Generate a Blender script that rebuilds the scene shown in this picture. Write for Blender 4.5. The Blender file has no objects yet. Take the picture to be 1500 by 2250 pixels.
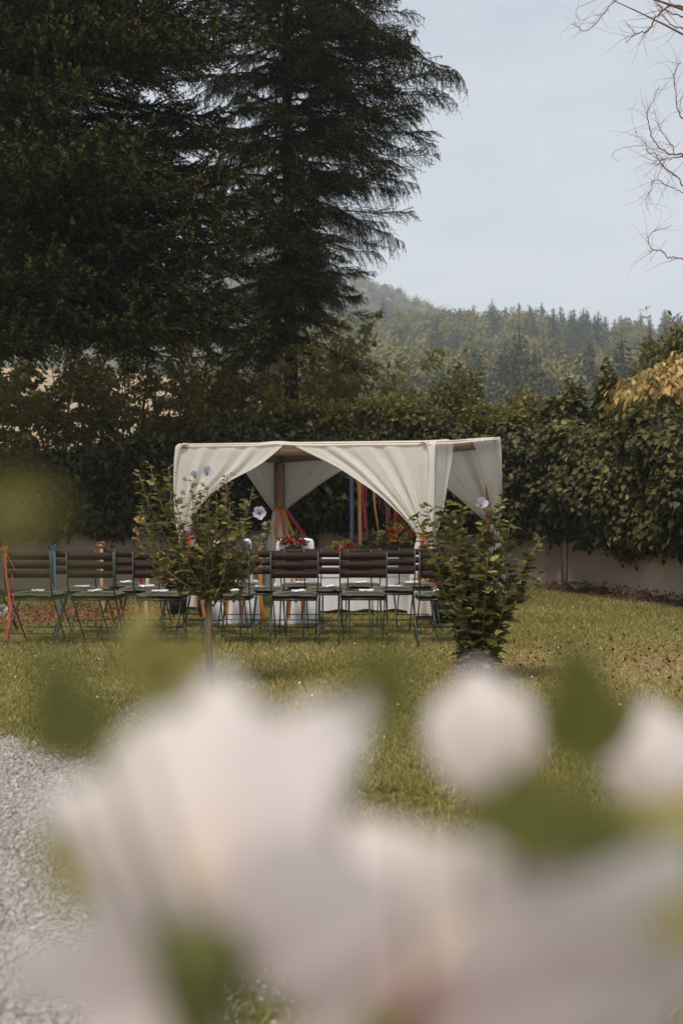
import bpy, math, random
import numpy as np
from mathutils import Matrix, Vector
R = math.radians
rng = np.random.default_rng(7)
random.seed(7)
sc = bpy.context.scene
col = sc.collection

# ------------------------------------------------------------------ camera, sky, sun, exposure
CH, YH, F = 1.13, 1150.0, 2187.5
cam_d = bpy.data.cameras.new('camera')
cam = bpy.data.objects.new('camera', cam_d); col.objects.link(cam)
cam.location = (0, 0, CH)
cam.rotation_euler = (R(90) + math.atan((YH-1125)/F), 0, 0)
cam_d.sensor_width = 36; cam_d.lens = 35
cam_d.clip_start = 0.03; cam_d.clip_end = 4000
cam_d.dof.use_dof = True
cam_d.dof.focus_distance = 9.6
cam_d.dof.aperture_fstop = 2.3
sc.camera = cam
sc.render.resolution_x, sc.render.resolution_y = 682, 1024

SUN_EL, SUN_AZ = 60, -148          # azimuth measured from +Y towards +X (high, behind the camera to the left)
w = bpy.data.worlds.new("World"); sc.world = w; w.use_nodes = True
nt = w.node_tree; nt.nodes.clear()
def wn(t, **k):
    n = nt.nodes.new(t)
    for a, b in k.items(): setattr(n, a, b)
    return n
sky = wn('ShaderNodeTexSky', sky_type='NISHITA', sun_disc=False, sun_elevation=R(SUN_EL), sun_rotation=R(SUN_AZ),
         air_density=1.3, dust_density=4.0, ozone_density=1.5, altitude=300)
tc = wn('ShaderNodeTexCoord'); mp = wn('ShaderNodeMapping')
mp.inputs['Scale'].default_value = (1.0, 1.0, 3.2)
nz = wn('ShaderNodeTexNoise'); nz.inputs['Scale'].default_value = 2.3; nz.inputs['Detail'].default_value = 6; nz.inputs['Roughness'].default_value = .55
rp = wn('ShaderNodeValToRGB'); rp.color_ramp.elements[0].position = .3; rp.color_ramp.elements[1].position = .7
rp.color_ramp.elements[0].color = (.52, .52, .52, 1); rp.color_ramp.elements[1].color = (.98, .98, .98, 1)
mx = wn('ShaderNodeMix', data_type='RGBA')
mx.inputs['B'].default_value = (5.25, 5.5, 5.85, 1)
bg = wn('ShaderNodeBackground'); bg.inputs['Strength'].default_value = 0.1
wo = wn('ShaderNodeOutputWorld')
L = nt.links.new
L(tc.outputs['Generated'], mp.inputs['Vector']); L(mp.outputs['Vector'], nz.inputs['Vector'])
L(nz.outputs['Fac'], rp.inputs['Fac']); L(rp.outputs['Color'], mx.inputs['Factor'])
L(sky.outputs['Color'], mx.inputs['A']); L(mx.outputs['Result'], bg.inputs['Color']); L(bg.outputs['Background'], wo.inputs['Surface'])

sd = bpy.data.lights.new('sun', 'SUN'); sd.energy = 2.3; sd.angle = R(16); sd.color = (1, .89, .75)
sun = bpy.data.objects.new('sun', sd); col.objects.link(sun)
sun_dir = Vector((math.sin(R(SUN_AZ))*math.cos(R(SUN_EL)), math.cos(R(SUN_AZ))*math.cos(R(SUN_EL)), math.sin(R(SUN_EL))))
sun.rotation_euler = sun_dir.to_track_quat('Z', 'Y').to_euler()
vs = sc.view_settings
vs.view_transform = 'Standard'; vs.look = 'None'; vs.exposure = 0.55; vs.gamma = 1; vs.use_curve_mapping = False
sc.render.engine = 'CYCLES'
sc.cycles.use_denoising = True
sc.cycles.max_bounces = 6; sc.cycles.diffuse_bounces = 3; sc.cycles.glossy_bounces = 2; sc.cycles.transmission_bounces = 4
sc.cycles.transparent_max_bounces = 4; sc.cycles.volume_bounces = 2
sc.cycles.sample_clamp_indirect = 4

# ------------------------------------------------------------------ helpers
def P(px, py, Y):
    "a point of the garden at depth Y that the photograph shows at (px, py)"
    return np.array([(px-750)/F*Y, Y, CH-(py-YH)/F*Y])

def M(name, c=(.5, .5, .5), rough=.6, var=.12, scale=6., bump=0., trans=0., spec=.3, ramp=None, metal=0., stretch=None, tcol=None):
    m = bpy.data.materials.new(name); m.use_nodes = True
    n = m.node_tree.nodes; l = m.node_tree.links; n.clear()
    out = n.new('ShaderNodeOutputMaterial'); b = n.new('ShaderNodeBsdfPrincipled')
    b.inputs['Roughness'].default_value = rough; b.inputs['Specular IOR Level'].default_value = spec; b.inputs['Metallic'].default_value = metal
    if ramp:
        a = n.new('ShaderNodeAttribute'); a.attribute_name = 'tone'
        r = n.new('ShaderNodeValToRGB'); e = r.color_ramp.elements
        while len(e) < len(ramp): e.new(.5)
        for k, (pos, cc) in enumerate(ramp): e[k].position = pos; e[k].color = (*cc, 1)
        l.new(a.outputs['Fac'], r.inputs['Fac']); src = r.outputs['Color']
    else:
        t = n.new('ShaderNodeTexCoord'); mpn = n.new('ShaderNodeMapping'); z = n.new('ShaderNodeTexNoise')
        z.inputs['Scale'].default_value = scale; z.inputs['Detail'].default_value = 5
        if stretch: mpn.inputs['Scale'].default_value = stretch
        l.new(t.outputs['Object'], mpn.inputs['Vector']); l.new(mpn.outputs['Vector'], z.inputs['Vector'])
        r = n.new('ShaderNodeValToRGB'); r.color_ramp.elements[0].position = .3; r.color_ramp.elements[1].position = .7
        r.color_ramp.elements[0].color = (*[x*(1-var) for x in c], 1); r.color_ramp.elements[1].color = (*[min(1, x*(1+var)) for x in c], 1)
        l.new(z.outputs['Fac'], r.inputs['Fac']); src = r.outputs['Color']
        if bump:
            bn = n.new('ShaderNodeBump'); bn.inputs['Strength'].default_value = bump; bn.inputs['Distance'].default_value = .01
            l.new(z.outputs['Fac'], bn.inputs['Height']); l.new(bn.outputs['Normal'], b.inputs['Normal'])
    l.new(src, b.inputs['Base Color'])
    if trans:
        tr = n.new('ShaderNodeBsdfTranslucent'); ms = n.new('ShaderNodeMixShader'); ms.inputs['Fac'].default_value = trans
        if tcol:
            mm = n.new('ShaderNodeMix'); mm.data_type = 'RGBA'; mm.blend_type = 'MULTIPLY'; mm.inputs['Factor'].default_value = 1
            l.new(src, mm.inputs['A']); mm.inputs['B'].default_value = (*tcol, 1); l.new(mm.outputs['Result'], tr.inputs['Color'])
        else: l.new(src, tr.inputs['Color'])
        l.new(b.outputs['BSDF'], ms.inputs[1]); l.new(tr.outputs['BSDF'], ms.inputs[2]); l.new(ms.outputs['Shader'], out.inputs['Surface'])
    else: l.new(b.outputs['BSDF'], out.inputs['Surface'])
    return m

def tag(o, label=None, cat=None, group=None, kind=None):
    if label: o['label'] = label
    if cat: o['category'] = cat
    if group: o['group'] = group
    if kind: o['kind'] = kind
    return o

def empty(name, loc=(0, 0, 0), rz=0., label=None, cat=None, group=None):
    o = bpy.data.objects.new(name, None); col.objects.link(o); o.location = loc; o.rotation_euler = (0, 0, rz)
    o.empty_display_size = .1
    return tag(o, label, cat, group)

def link(name, mesh, parent=None, mat4=None):
    o = bpy.data.objects.new(name, mesh); col.objects.link(o)
    if parent: o.parent = parent
    if mat4 is not None: o.matrix_basis = mat4
    return o

def copy_tree(o, parent=None):
    c = o.copy(); col.objects.link(c)
    if parent: c.parent = parent
    for ch in list(o.children): copy_tree(ch, c)
    return c

class MB:
    def __init__(s): s.v = []; s.f = []; s.t = []; s.n = 0
    def add(s, V, Fc, tone=0.5):
        V = np.asarray(V, float).reshape(-1, 3); Fc = np.asarray(Fc, int)
        s.f.append(Fc + s.n); s.v.append(V); s.n += len(V)
        s.t.append(np.broadcast_to(np.asarray(tone, float), (len(V),)))
        return s
    def box(s, c, d, rz=0., tone=.5, bev=0.):
        x, y, z = [k/2 for k in d]
        pts = np.array([[a*x, b*y, e*z] for e in (-1, 1) for b in (-1, 1) for a in (-1, 1)], float)
        fc = [[0, 2, 3, 1], [4, 5, 7, 6], [0, 1, 5, 4], [2, 6, 7, 3], [0, 4, 6, 2], [1, 3, 7, 5]]
        ca, sa = math.cos(rz), math.sin(rz)
        pts = np.c_[pts[:, 0]*ca-pts[:, 1]*sa, pts[:, 0]*sa+pts[:, 1]*ca, pts[:, 2]]
        return s.add(pts+np.array(c), fc, tone)
    def tube(s, pts, r, k=6, tone=.5, caps=True, flat=None):
        pts = np.asarray(pts, float); n = len(pts); r = np.broadcast_to(np.asarray(r, float), (n,))
        tg = np.gradient(pts, axis=0); tg /= np.linalg.norm(tg, axis=1)[:, None]+1e-9
        ref = np.array([0, 0, 1.]) if abs(tg[:, 2]).mean() < .8 else np.array([1., 0, 0])
        a = np.cross(tg, ref); a /= np.linalg.norm(a, axis=1)[:, None]+1e-9; b = np.cross(tg, a)
        th = np.arange(k)*2*math.pi/k
        fx, fy = flat or (1, 1)
        V = pts[:, None]+r[:, None, None]*(np.cos(th)[None, :, None]*a[:, None]*fx+np.sin(th)[None, :, None]*b[:, None]*fy)
        i = np.arange(n-1)[:, None]*k; j = np.arange(k)[None]; j2 = (j+1) % k
        Q = np.stack([i+j, i+j2, i+k+j2, i+k+j], -1).reshape(-1, 4)
        base = s.n; s.add(V, Q, tone)
        if caps:
            for e, rev in ((0, True), (n-1, False)):
                ring = [e*k+q for q in range(k)]
                if rev: ring = ring[::-1]
                tri = [[ring[0], ring[q], ring[q+1]] for q in range(1, k-1)]
                s.f.append(np.array(tri)+base)
        return s
    def grid(s, V, tone=.5, closed=False):
        "V: (m, n, 3) points"
        V = np.asarray(V, float); m, n = V.shape[:2]
        i = np.arange(m-1)[:, None]*n; j = np.arange(n if closed else n-1)[None]; j2 = (j+1) % n
        Q = np.stack([i+j, i+j2, i+n+j2, i+n+j], -1).reshape(-1, 4)
        return s.add(V, Q, np.asarray(tone, float).reshape(-1) if np.ndim(tone) else tone)
    def leaves(s, pos, axis, nrm, ln, T, TF, wid=1., tone=None):
        pos = np.asarray(pos, float); N = len(pos)
        if N == 0: return s
        axis = axis/(np.linalg.norm(axis, axis=1)[:, None]+1e-9)
        side = np.cross(nrm, axis); side /= np.linalg.norm(side, axis=1)[:, None]+1e-9
        up = np.cross(axis, side)
        ln = np.broadcast_to(ln, (N,)); wd = np.broadcast_to(wid, (N,))
        V = pos[:, None]+ln[:, None, None]*(T[None, :, 0, None]*axis[:, None]+(T[None, :, 1, None]*wd[:, None, None])*side[:, None]+T[None, :, 2, None]*up[:, None])
        Fc = (TF[None]+(np.arange(N)*len(T))[:, None, None]).reshape(-1, TF.shape[1])
        tn = rng.random(N) if tone is None else np.broadcast_to(tone, (N,))
        return s.add(V.reshape(-1, 3), Fc, np.repeat(tn, len(T)))
    def mesh(s, name, mat, smooth=False):
        me = bpy.data.meshes.new(name)
        V = np.concatenate(s.v); me.vertices.add(len(V)); me.vertices.foreach_set('co', V.astype(np.float32).ravel())
        idx = np.concatenate([f.ravel() for f in s.f]); tot = np.concatenate([np.full(len(f), f.shape[1]) for f in s.f])
        me.loops.add(len(idx)); me.loops.foreach_set('vertex_index', idx.astype(np.int32))
        me.polygons.add(len(tot)); st = np.r_[0, np.cumsum(tot)[:-1]]
        me.polygons.foreach_set('loop_start', st.astype(np.int32)); me.polygons.foreach_set('loop_total', tot.astype(np.int32))
        if smooth: me.polygons.foreach_set('use_smooth', np.ones(len(tot), bool))
        a = me.attributes.new('tone', 'FLOAT', 'POINT'); a.data.foreach_set('value', np.concatenate(s.t).astype(np.float32))
        me.update(calc_edges=True); me.validate()
        me.materials.append(mat)
        return me
    def build(s, name, mat, parent=None, smooth=False, mat4=None):
        return link(name, s.mesh(name, mat, smooth), parent, mat4)

T_IVY = np.array([[0, 0, 0], [.12, .40, .05], [.45, .36, .03], [1, 0, -.12], [.45, -.36, .03], [.12, -.40, .05], [.4, 0, -.06]])
F_IVY = np.array([[0, 6, 1], [1, 6, 2], [2, 6, 3], [3, 6, 4], [4, 6, 5], [5, 6, 0]])
T_KITE = np.array([[0, 0, 0], [.45, .3, .07], [1, 0, -.1], [.45, -.3, .07]]); F_KITE = np.array([[0, 2, 1], [0, 3, 2]])
T_OVAL = np.array([[0, 0, 0], [.22, .2, .03], [.6, .22, 0], [1, 0, -.16], [.6, -.22, 0], [.22, -.2, .03], [.4, 0, -.04]]); F_OVAL = np.array([[0, 6, 1], [1, 6, 2], [2, 6, 3], [3, 6, 4], [4, 6, 5], [5, 6, 0]])
T_LOBE = np.array([[0, 0, 0], [.1, .2, .03], [.32, .40, .05], [.5, .24, .03], [.72, .22, .0], [1, 0, -.14], [.72, -.22, .0], [.5, -.24, .03], [.32, -.40, .05], [.1, -.2, .03], [.3, 0, -.05], [.65, 0, -.07]])
F_LOBE = np.array([[0, 10, 1], [1, 10, 2], [2, 10, 3], [3, 10, 11], [3, 11, 4], [4, 11, 5], [5, 11, 6], [6, 11, 7], [7, 11, 10], [7, 10, 8], [8, 10, 9], [9, 10, 0]])

def unit(v): v = np.asarray(v, float); return v/(np.linalg.norm(v, axis=-1, keepdims=True)+1e-9)
def rvec(n): return unit(rng.normal(size=(n, 3)))
def frame4(pos, axis, nrm, s=1.):
    a = unit(axis); sd_ = unit(np.cross(nrm, a)); u = np.cross(a, sd_)
    return Matrix(((a[0]*s, sd_[0]*s, u[0]*s, pos[0]), (a[1]*s, sd_[1]*s, u[1]*s, pos[1]), (a[2]*s, sd_[2]*s, u[2]*s, pos[2]), (0, 0, 0, 1)))
def lump(x, y, seed=0, k=1.):
    r = np.random.default_rng(100+seed); o = 0
    for q in range(7):
        fx, fy, ph = r.uniform(.5, 4.2)*k, r.uniform(.5, 4.2)*k, r.uniform(0, 6.28)
        o = o + np.sin(fx*x+ph)*np.sin(fy*y+ph*1.7)/(1+.35*q)
    return o/2.2
def bez(p0, p1, p2, n=12):
    t = np.linspace(0, 1, n)[:, None]; p0, p1, p2 = map(np.asarray, (p0, p1, p2))
    return (1-t)**2*p0+2*t*(1-t)*p1+t*t*p2

# ------------------------------------------------------------------ materials
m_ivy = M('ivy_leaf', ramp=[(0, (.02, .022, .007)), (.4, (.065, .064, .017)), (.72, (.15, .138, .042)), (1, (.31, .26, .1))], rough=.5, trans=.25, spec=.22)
m_ivytop = m_ivy
m_core = M('ivy_tangle', (.018, .016, .009), rough=.9, var=.5, scale=14)
m_bark = M('bark', (.05, .038, .026), rough=.9, var=.45, scale=16, bump=.6, stretch=(1, 1, .25))
m_stem = M('shrub_stem', (.13, .1, .07), rough=.85, var=.4, scale=16)
m_barkpale = M('pale_bark', (.16, .115, .07), rough=.85, var=.3, scale=25, bump=.5, stretch=(1, 1, .3))
m_sprbark = M('spruce_bark', (.026, .02, .014), rough=.95, var=.45, scale=16)
m_spruce = M('spruce_needle', ramp=[(0, (.010, .010, .004)), (.5, (.017, .019, .006)), (.75, (.065, .065, .018)), (1, (.2, .18, .055))], rough=.7, trans=.08, spec=.08)
m_hazel = M('hazel_leaf', ramp=[(0, (.09, .085, .02)), (.6, (.2, .175, .042)), (.9, (.34, .27, .07)), (1, (.46, .33, .09))], rough=.5, trans=.5)
m_bush = M('bush_leaf', ramp=[(0, (.07, .07, .018)), (.55, (.18, .165, .045)), (.9, (.31, .265, .085)), (1, (.4, .33, .12))], rough=.5, trans=.38)
m_fern = M('feathery_leaf', ramp=[(0, (.05, .052, .012)), (.6, (.14, .13, .028)), (1, (.3, .24, .07))], rough=.5, trans=.35)
m_orange = M('autumn_leaf', ramp=[(0, (.13, .14, .035)), (.28, (.3, .24, .07)), (.6, (.62, .40, .16)), (1, (.74, .52, .25))], rough=.55, trans=.35)
m_dead = M('dead_leaf', ramp=[(0, (.05, .025, .012)), (1, (.12, .06, .025))], rough=.8, trans=.15)
m_hib = M('hibiscus_leaf', ramp=[(0, (.055, .065, .015)), (.55, (.15, .142, .04)), (.9, (.29, .26, .088)), (1, (.42, .37, .15))], rough=.6, trans=.38, spec=.1)
m_varieg = M('variegated_leaf', ramp=[(0, (.08, .09, .03)), (.6, (.22, .22, .1)), (1, (.5, .46, .28))], rough=.5, trans=.25)
m_petal = M('white_petal', ramp=[(0, (.45, .15, .15)), (.07, (.6, .36, .34)), (.2, (.78, .69, .67)), (1, (.86, .81, .795))], rough=.6, trans=.45, spec=.15)
m_blue = M('lilac_petal', ramp=[(0, (.25, .08, .14)), (.15, (.5, .48, .6)), (1, (.68, .68, .78))], rough=.6, trans=.4, spec=.15)
m_sepal = M('sepal', (.12, .13, .035), var=.2, trans=.2)
m_stam = M('stamen', (.75, .66, .4), var=.1)
m_wither = M('withered_bloom', (.45, .26, .1), var=.3, trans=.2)
m_frame = M('green_enamel', (.016, .034, .026), rough=.38, var=.25, scale=30, spec=.5)
m_slat = M('brown_stained_wood', (.024, .0115, .008), spec=.15, rough=.6, var=.35, scale=6, bump=.15, stretch=(1, 18, 18))
m_cush = M('olive_canvas', (.11, .105, .075), rough=.9, var=.1, scale=60, bump=.1)
m_rivet = M('rivet_steel', (.55, .57, .56), rough=.3, metal=.6)
m_paper = M('paper', (.78, .78, .79), rough=.7, var=.04)
m_cloth = M('canopy_linen', (.86, .83, .77), rough=.9, var=.05, scale=40, bump=.05, trans=.48, spec=.1)
m_table = M('tablecloth_cotton', (.74, .73, .75), rough=.9, var=.04, scale=30, trans=.12, spec=.1)
m_satin = M('white_satin', (.72, .73, .77), rough=.42, var=.08, scale=9, bump=.3, spec=.4)
m_wood = M('weathered_timber', (.26, .17, .105), rough=.8, var=.3, scale=9, bump=.3, stretch=(6, 6, .6))
m_plaster = M('wall_plaster', (.42, .34, .275), rough=.95, var=.13, scale=1.6, bump=.12)
m_soil = M('soil', (.055, .038, .026), rough=1, var=.5, scale=18, bump=.8)
m_willow = M('willow_bark', (.22, .105, .055), rough=.7, var=.35, scale=20)
m_conif = M('far_conifer', ramp=[(0, (.03, .044, .022)), (.7, (.07, .085, .036)), (1, (.12, .125, .055))], rough=.9, spec=.05)
m_broad = M('far_broadleaf', ramp=[(0, (.05, .06, .02)), (.5, (.13, .125, .04)), (.85, (.21, .18, .062)), (1, (.28, .2, .08))], rough=.9, spec=.05)
m_hill = M('hillside', (.04, .045, .02), rough=1, var=.3, scale=.1, spec=0)
m_field = M('stubble_field', (.36, .27, .18), rough=1, var=.12, scale=.08, spec=0)
def flat_ribbon(n, c): return M(n, c, rough=.45, var=.1, scale=30, trans=.25)
m_rib = {'orange': flat_ribbon('orange_ribbon', (.62, .25, .04)), 'peach': flat_ribbon('peach_ribbon', (.72, .40, .22)), 'blue': flat_ribbon('blue_ribbon', (.13, .23, .36)),
         'red': flat_ribbon('red_ribbon', (.42, .045, .03)), 'pink': flat_ribbon('pink_ribbon', (.42, .035, .12)), 'coral': flat_ribbon('coral_ribbon', (.6, .13, .05)), 'cream': flat_ribbon('cream_ribbon', (.68, .58, .44))}
m_bl = {'red': M('red_bloom', (.33, .02, .015), var=.3, scale=40, trans=.15), 'orange': M('orange_bloom', (.55, .13, .03), var=.3, scale=40, trans=.2), 'yellow': M('yellow_bloom', (.68, .35, .05), var=.15, scale=40, trans=.2),
        'crimson': M('crimson_bloom', (.28, .01, .035), var=.3, scale=40, trans=.15), 'blush': M('blush_bloom', (.62, .38, .3), var=.15, scale=40, trans=.25), 'white': M('white_bloom', (.75, .72, .68), var=.08, scale=40, trans=.25)}
m_black = M('black_plastic', (.012, .012, .012), rough=.5)
m_gravel = M('gravel_stone', ramp=[(0, (.2, .185, .165)), (.5, (.34, .32, .295)), (1, (.47, .45, .42))], rough=.9, spec=.2)
m_grass = M('grass_blade', ramp=[(0, (.12, .12, .03)), (.4, (.28, .255, .08)), (.75, (.43, .37, .15)), (1, (.6, .48, .24))], rough=.7, trans=.3, spec=.15)

def lawn_material():
    m = bpy.data.materials.new('lawn_ground'); m.use_nodes = True; n = m.node_tree.nodes; l = m.node_tree.links
    b = n['Principled BSDF']; b.inputs['Roughness'].default_value = 1; b.inputs['Specular IOR Level'].default_value = 0
    t = n.new('ShaderNodeTexCoord')
    def noise(s, d=5):
        z = n.new('ShaderNodeTexNoise'); z.inputs['Scale'].default_value = s; z.inputs['Detail'].default_value = d; l.new(t.outputs['Object'], z.inputs['Vector']); return z
    def ramp(z, *e):
        r = n.new('ShaderNodeValToRGB'); el = r.color_ramp.elements
        while len(el) < len(e): el.new(.5)
        for k, (p, c) in enumerate(e): el[k].position = p; el[k].color = (*c, 1)
        l.new(z, r.inputs['Fac']); return r
    base = ramp(noise(9).outputs['Fac'], (.3, (.075, .06, .02)), (.55, (.15, .12, .042)), (.75, (.24, .185, .08)))
    patch = ramp(noise(.55, 4).outputs['Fac'], (.47, (0, 0, 0)), (.62, (1, 1, 1)))
    dry = ramp(noise(22).outputs['Fac'], (.3, (.19, .12, .065)), (.7, (.34, .225, .135)))
    # worn, dry ground: strongest in two bare places (right of the shrub, and behind the first row on the left)
    def blob(cx, cy, rx, ry):
        sx = n.new('ShaderNodeVectorMath'); sx.operation = 'SUBTRACT'; l.new(t.outputs['Object'], sx.inputs[0]); sx.inputs[1].default_value = (cx, cy, 0)
        mu = n.new('ShaderNodeVectorMath'); mu.operation = 'MULTIPLY'; l.new(sx.outputs[0], mu.inputs[0]); mu.inputs[1].default_value = (1/rx, 1/ry, 0)
        ln_ = n.new('ShaderNodeVectorMath'); ln_.operation = 'LENGTH'; l.new(mu.outputs[0], ln_.inputs[0])
        mr = n.new('ShaderNodeMapRange'); mr.inputs['From Min'].default_value = 1; mr.inputs['From Max'].default_value = .3; l.new(ln_.outputs['Value'], mr.inputs['Value']); return mr.outputs['Result']
    def add(a, b_, op='ADD'):
        q = n.new('ShaderNodeMath'); q.operation = op; l.new(a, q.inputs[0]); l.new(b_, q.inputs[1]); return q.outputs[0]
    s = add(blob(2.6, 7.9, 2.6, 1.9), blob(-3.6, 12.2, 1.6, 1.3))
    pz = n.new('ShaderNodeMath'); pz.operation = 'MULTIPLY_ADD'; l.new(patch.outputs['Color'], pz.inputs[0]); pz.inputs[1].default_value = .6; pz.inputs[2].default_value = .35
    sm = add(s, pz.outputs[0], 'MULTIPLY')
    s2 = n.new('ShaderNodeMath'); s2.operation = 'MULTIPLY_ADD'; l.new(patch.outputs['Color'], s2.inputs[0]); s2.inputs[1].default_value = .35; l.new(sm, s2.inputs[2]); s2.use_clamp = True
    mxx = n.new('ShaderNodeMix'); mxx.data_type = 'RGBA'; l.new(s2.outputs[0], mxx.inputs['Factor']); l.new(base.outputs['Color'], mxx.inputs['A']); l.new(dry.outputs['Color'], mxx.inputs['B'])
    l.new(mxx.outputs['Result'], b.inputs['Base Color'])
    bn = n.new('ShaderNodeBump'); bn.inputs['Strength'].default_value = .7; bn.inputs['Distance'].default_value = .03; l.new(noise(45).outputs['Fac'], bn.inputs['Height']); l.new(bn.outputs['Normal'], b.inputs['Normal'])
    return m
m_lawn = lawn_material()
m_path = M('gravel_bed', (.33, .31, .285), rough=1, var=.2, scale=90, bump=.3)

# ------------------------------------------------------------------ ground
def H(x, y):
    x = np.asarray(x, float); y = np.asarray(y, float)
    ridge = np.interp(y, [0, 19, 60, 180, 420, 520, 900], [0, 0, 1.5, 17, 75, 73, 62])
    left = np.interp(y, [0, 19, 40, 75, 150, 300, 420, 520, 900], [0, 0, 3, 11, 26, 46, 62, 70, 70])
    k = 1/(1+np.exp(-(x+12)/9.))
    h = ridge*k+left*(1-k)
    bump = (np.sin(x*.033+.6)*4+np.sin(y*.04+x*.023)*4.5)*np.clip((y-120)/150, 0, 1)
    h = h+np.clip(x-40, 0, 200)*.05*np.clip((y-250)/150, 0, 1)*k
    far = 172*np.exp(-((x+60)/260)**2-((y-680)/170)**2)
    return np.maximum(h+bump, far*np.clip((y-430)/120, 0, 1)) + .0

def terrain():
    ys = np.r_[np.linspace(-25, 19, 12), np.linspace(22, 180, 26), np.linspace(190, 900, 60)]
    xs = np.linspace(-330, 460, 110)
    X, Y = np.meshgrid(xs, ys)
    return X, Y, H(X, Y)
X, Y, Z = terrain()
V = np.stack([X, Y, Z-.02], -1); V[..., 2] = np.where(Y > 18.9, V[..., 2], -.3)
tag(MB().grid(V).build('hill', m_hill, smooth=True), kind='structure')
gx, gy = np.meshgrid(np.linspace(-24, 24, 25), np.linspace(-20, 19.6, 23))
tag(MB().grid(np.stack([gx, gy, gx*0], -1)).build('lawn', m_lawn), kind='structure')
fx, fy = np.meshgrid(np.linspace(-130, -1.5, 30), np.linspace(45, 150, 30))
tag(MB().grid(np.stack([fx, fy, H(fx, fy)+.25], -1)).build('field', m_field, smooth=True), kind='structure')

# gravel drive: its edge runs diagonally in front of the lawn
EY = [-20, 0, 2.4, 4.58, 5.2, 12.1, 19]; EX = [4, .25, -.42, -1.12, -1.8, -9, -17]
def wobble(y): return .10*np.sin(y*2.9)+.05*np.sin(y*7.3+1)
s_ = np.linspace(-18, 14, 140); edge = np.interp(s_, EY, EX)+wobble(s_)
rows = np.stack([np.c_[edge-q, s_, np.full(140, .004)] for q in (0, .3, 1.5, 14)])
tag(MB().grid(rows).build('gravel_path', m_path), kind='structure')
def edge_d(p):      # distance into the gravel
    return (np.interp(p[:, 1], EY, EX)+wobble(p[:, 1])-p[:, 0])*.75
N = 90000
pp = np.stack([rng.uniform(-2.4, .1, N), rng.uniform(1.7, 5.6, N)], 1)
d_ = edge_d(pp); keep = (d_ > rng.uniform(-.22, .12, N)) & (np.abs(pp[:, 0]) < pp[:, 1]*.42+.2); pp = pp[keep]; n = len(pp)
OCT = np.array([[1, 0, 0], [0, 1, 0], [-1, 0, 0], [0, -1, 0], [0, 0, .7], [0, 0, -.7]]); OF = np.array([[0, 1, 4], [1, 2, 4], [2, 3, 4], [3, 0, 4], [1, 0, 5], [2, 1, 5], [3, 2, 5], [0, 3, 5]])
sz = rng.uniform(.0035, .0085, n)*np.where(rng.random(n) < .05, 1.8, 1)
Vg = OCT[None]*sz[:, None, None]*(1+rng.uniform(-.4, .4, (n, 6, 1)))
a = rng.uniform(0, 6.28, n); ca, sa = np.cos(a)[:, None], np.sin(a)[:, None]
Vg = np.stack([Vg[..., 0]*ca-Vg[..., 1]*sa, Vg[..., 0]*sa+Vg[..., 1]*ca, Vg[..., 2]], -1)+np.c_[pp, sz*.35+.004][:, None]
tag(MB().add(Vg.reshape(-1, 3), (OF[None]+(np.arange(n)*6)[:, None, None]).reshape(-1, 3), np.repeat(rng.random(n), 6)).build('gravel', m_gravel), kind='stuff')

# ------------------------------------------------------------------ garden wall
W0, W1, W2 = np.array([-9.5, 16.5]), np.array([3.62, 17.3]), np.array([6.4, 8.2])
def wall_piece(name, a, b, h, label):
    d = unit(b-a); nrm = np.array([d[1], -d[0]]); ln = np.linalg.norm(b-a); c = (a+b)/2-nrm*.15
    r = empty(name, (*c, 0), math.atan2(d[1], d[0]), label, 'wall')
    # face with a slightly uneven plaster skin
    us = np.linspace(-ln/2, ln/2, 60); zs = np.linspace(-.1, h, 10); U, Zz = np.meshgrid(us, zs)
    off = -.15-.012*lump(U*1.2, Zz*2, 5)
    MB().grid(np.stack([U, off, Zz], -1)).box((0, 0.01, h/2-.05), (ln, .27, h+.1)).build('plaster_face', m_plaster, r, smooth=False)
    MB().box((0, 0, h+.035), (ln+.06, .40, .07)).build('coping', m_plaster, r)
    return r
wl = wall_piece('garden_wall', W0, W1, 1.95, 'long beige plaster garden wall under ivy running behind the canopy')
wr = wall_piece('garden_wall', W1+np.array([-.04, .05]), W2, 1.93, 'angled stretch of plaster wall beside the open lawn')
MB().box((-4.15, -.18, .9), (.13, .05, 1.9)).build('pilaster', m_plaster, wr)
# soil strip along the foot of the angled wall
sv = np.linspace(0, 1, 120); dW = unit(W2-W1); nW = np.array([dW[1], -dW[0]]); lW = np.linalg.norm(W2-W1)
nW = nW if nW[0] < 0 else -nW
prof = []
for q, (o, zz) in enumerate(((.0, .10), (.12, .075), (.26, .03), (.4, -.01))):
    pt = W1+dW*(sv*lW)[:, None]+nW*(o*(1+.3*np.sin(sv*31)+.15*np.sin(sv*83)))[:, None]
    prof.append(np.c_[pt, zz*(1+.35*np.sin(sv*47)+.3*np.sin(sv*113))])
tag(MB().grid(np.stack(prof)).build('soil_strip', m_soil, smooth=True), kind='structure')
g = rng.random(1500); pt = W1+dW*(g*lW)[:, None]+nW*rng.uniform(0, .42, 1500)[:, None]
tag(MB().leaves(np.c_[pt, rng.uniform(0, .2, 1500)], rvec(1500), np.array([[0, 0, 1.]])+.8*rvec(1500), rng.uniform(.03, .08, 1500), T_KITE, F_KITE).build('fallen_leaves', m_dead), kind='stuff')

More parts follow.
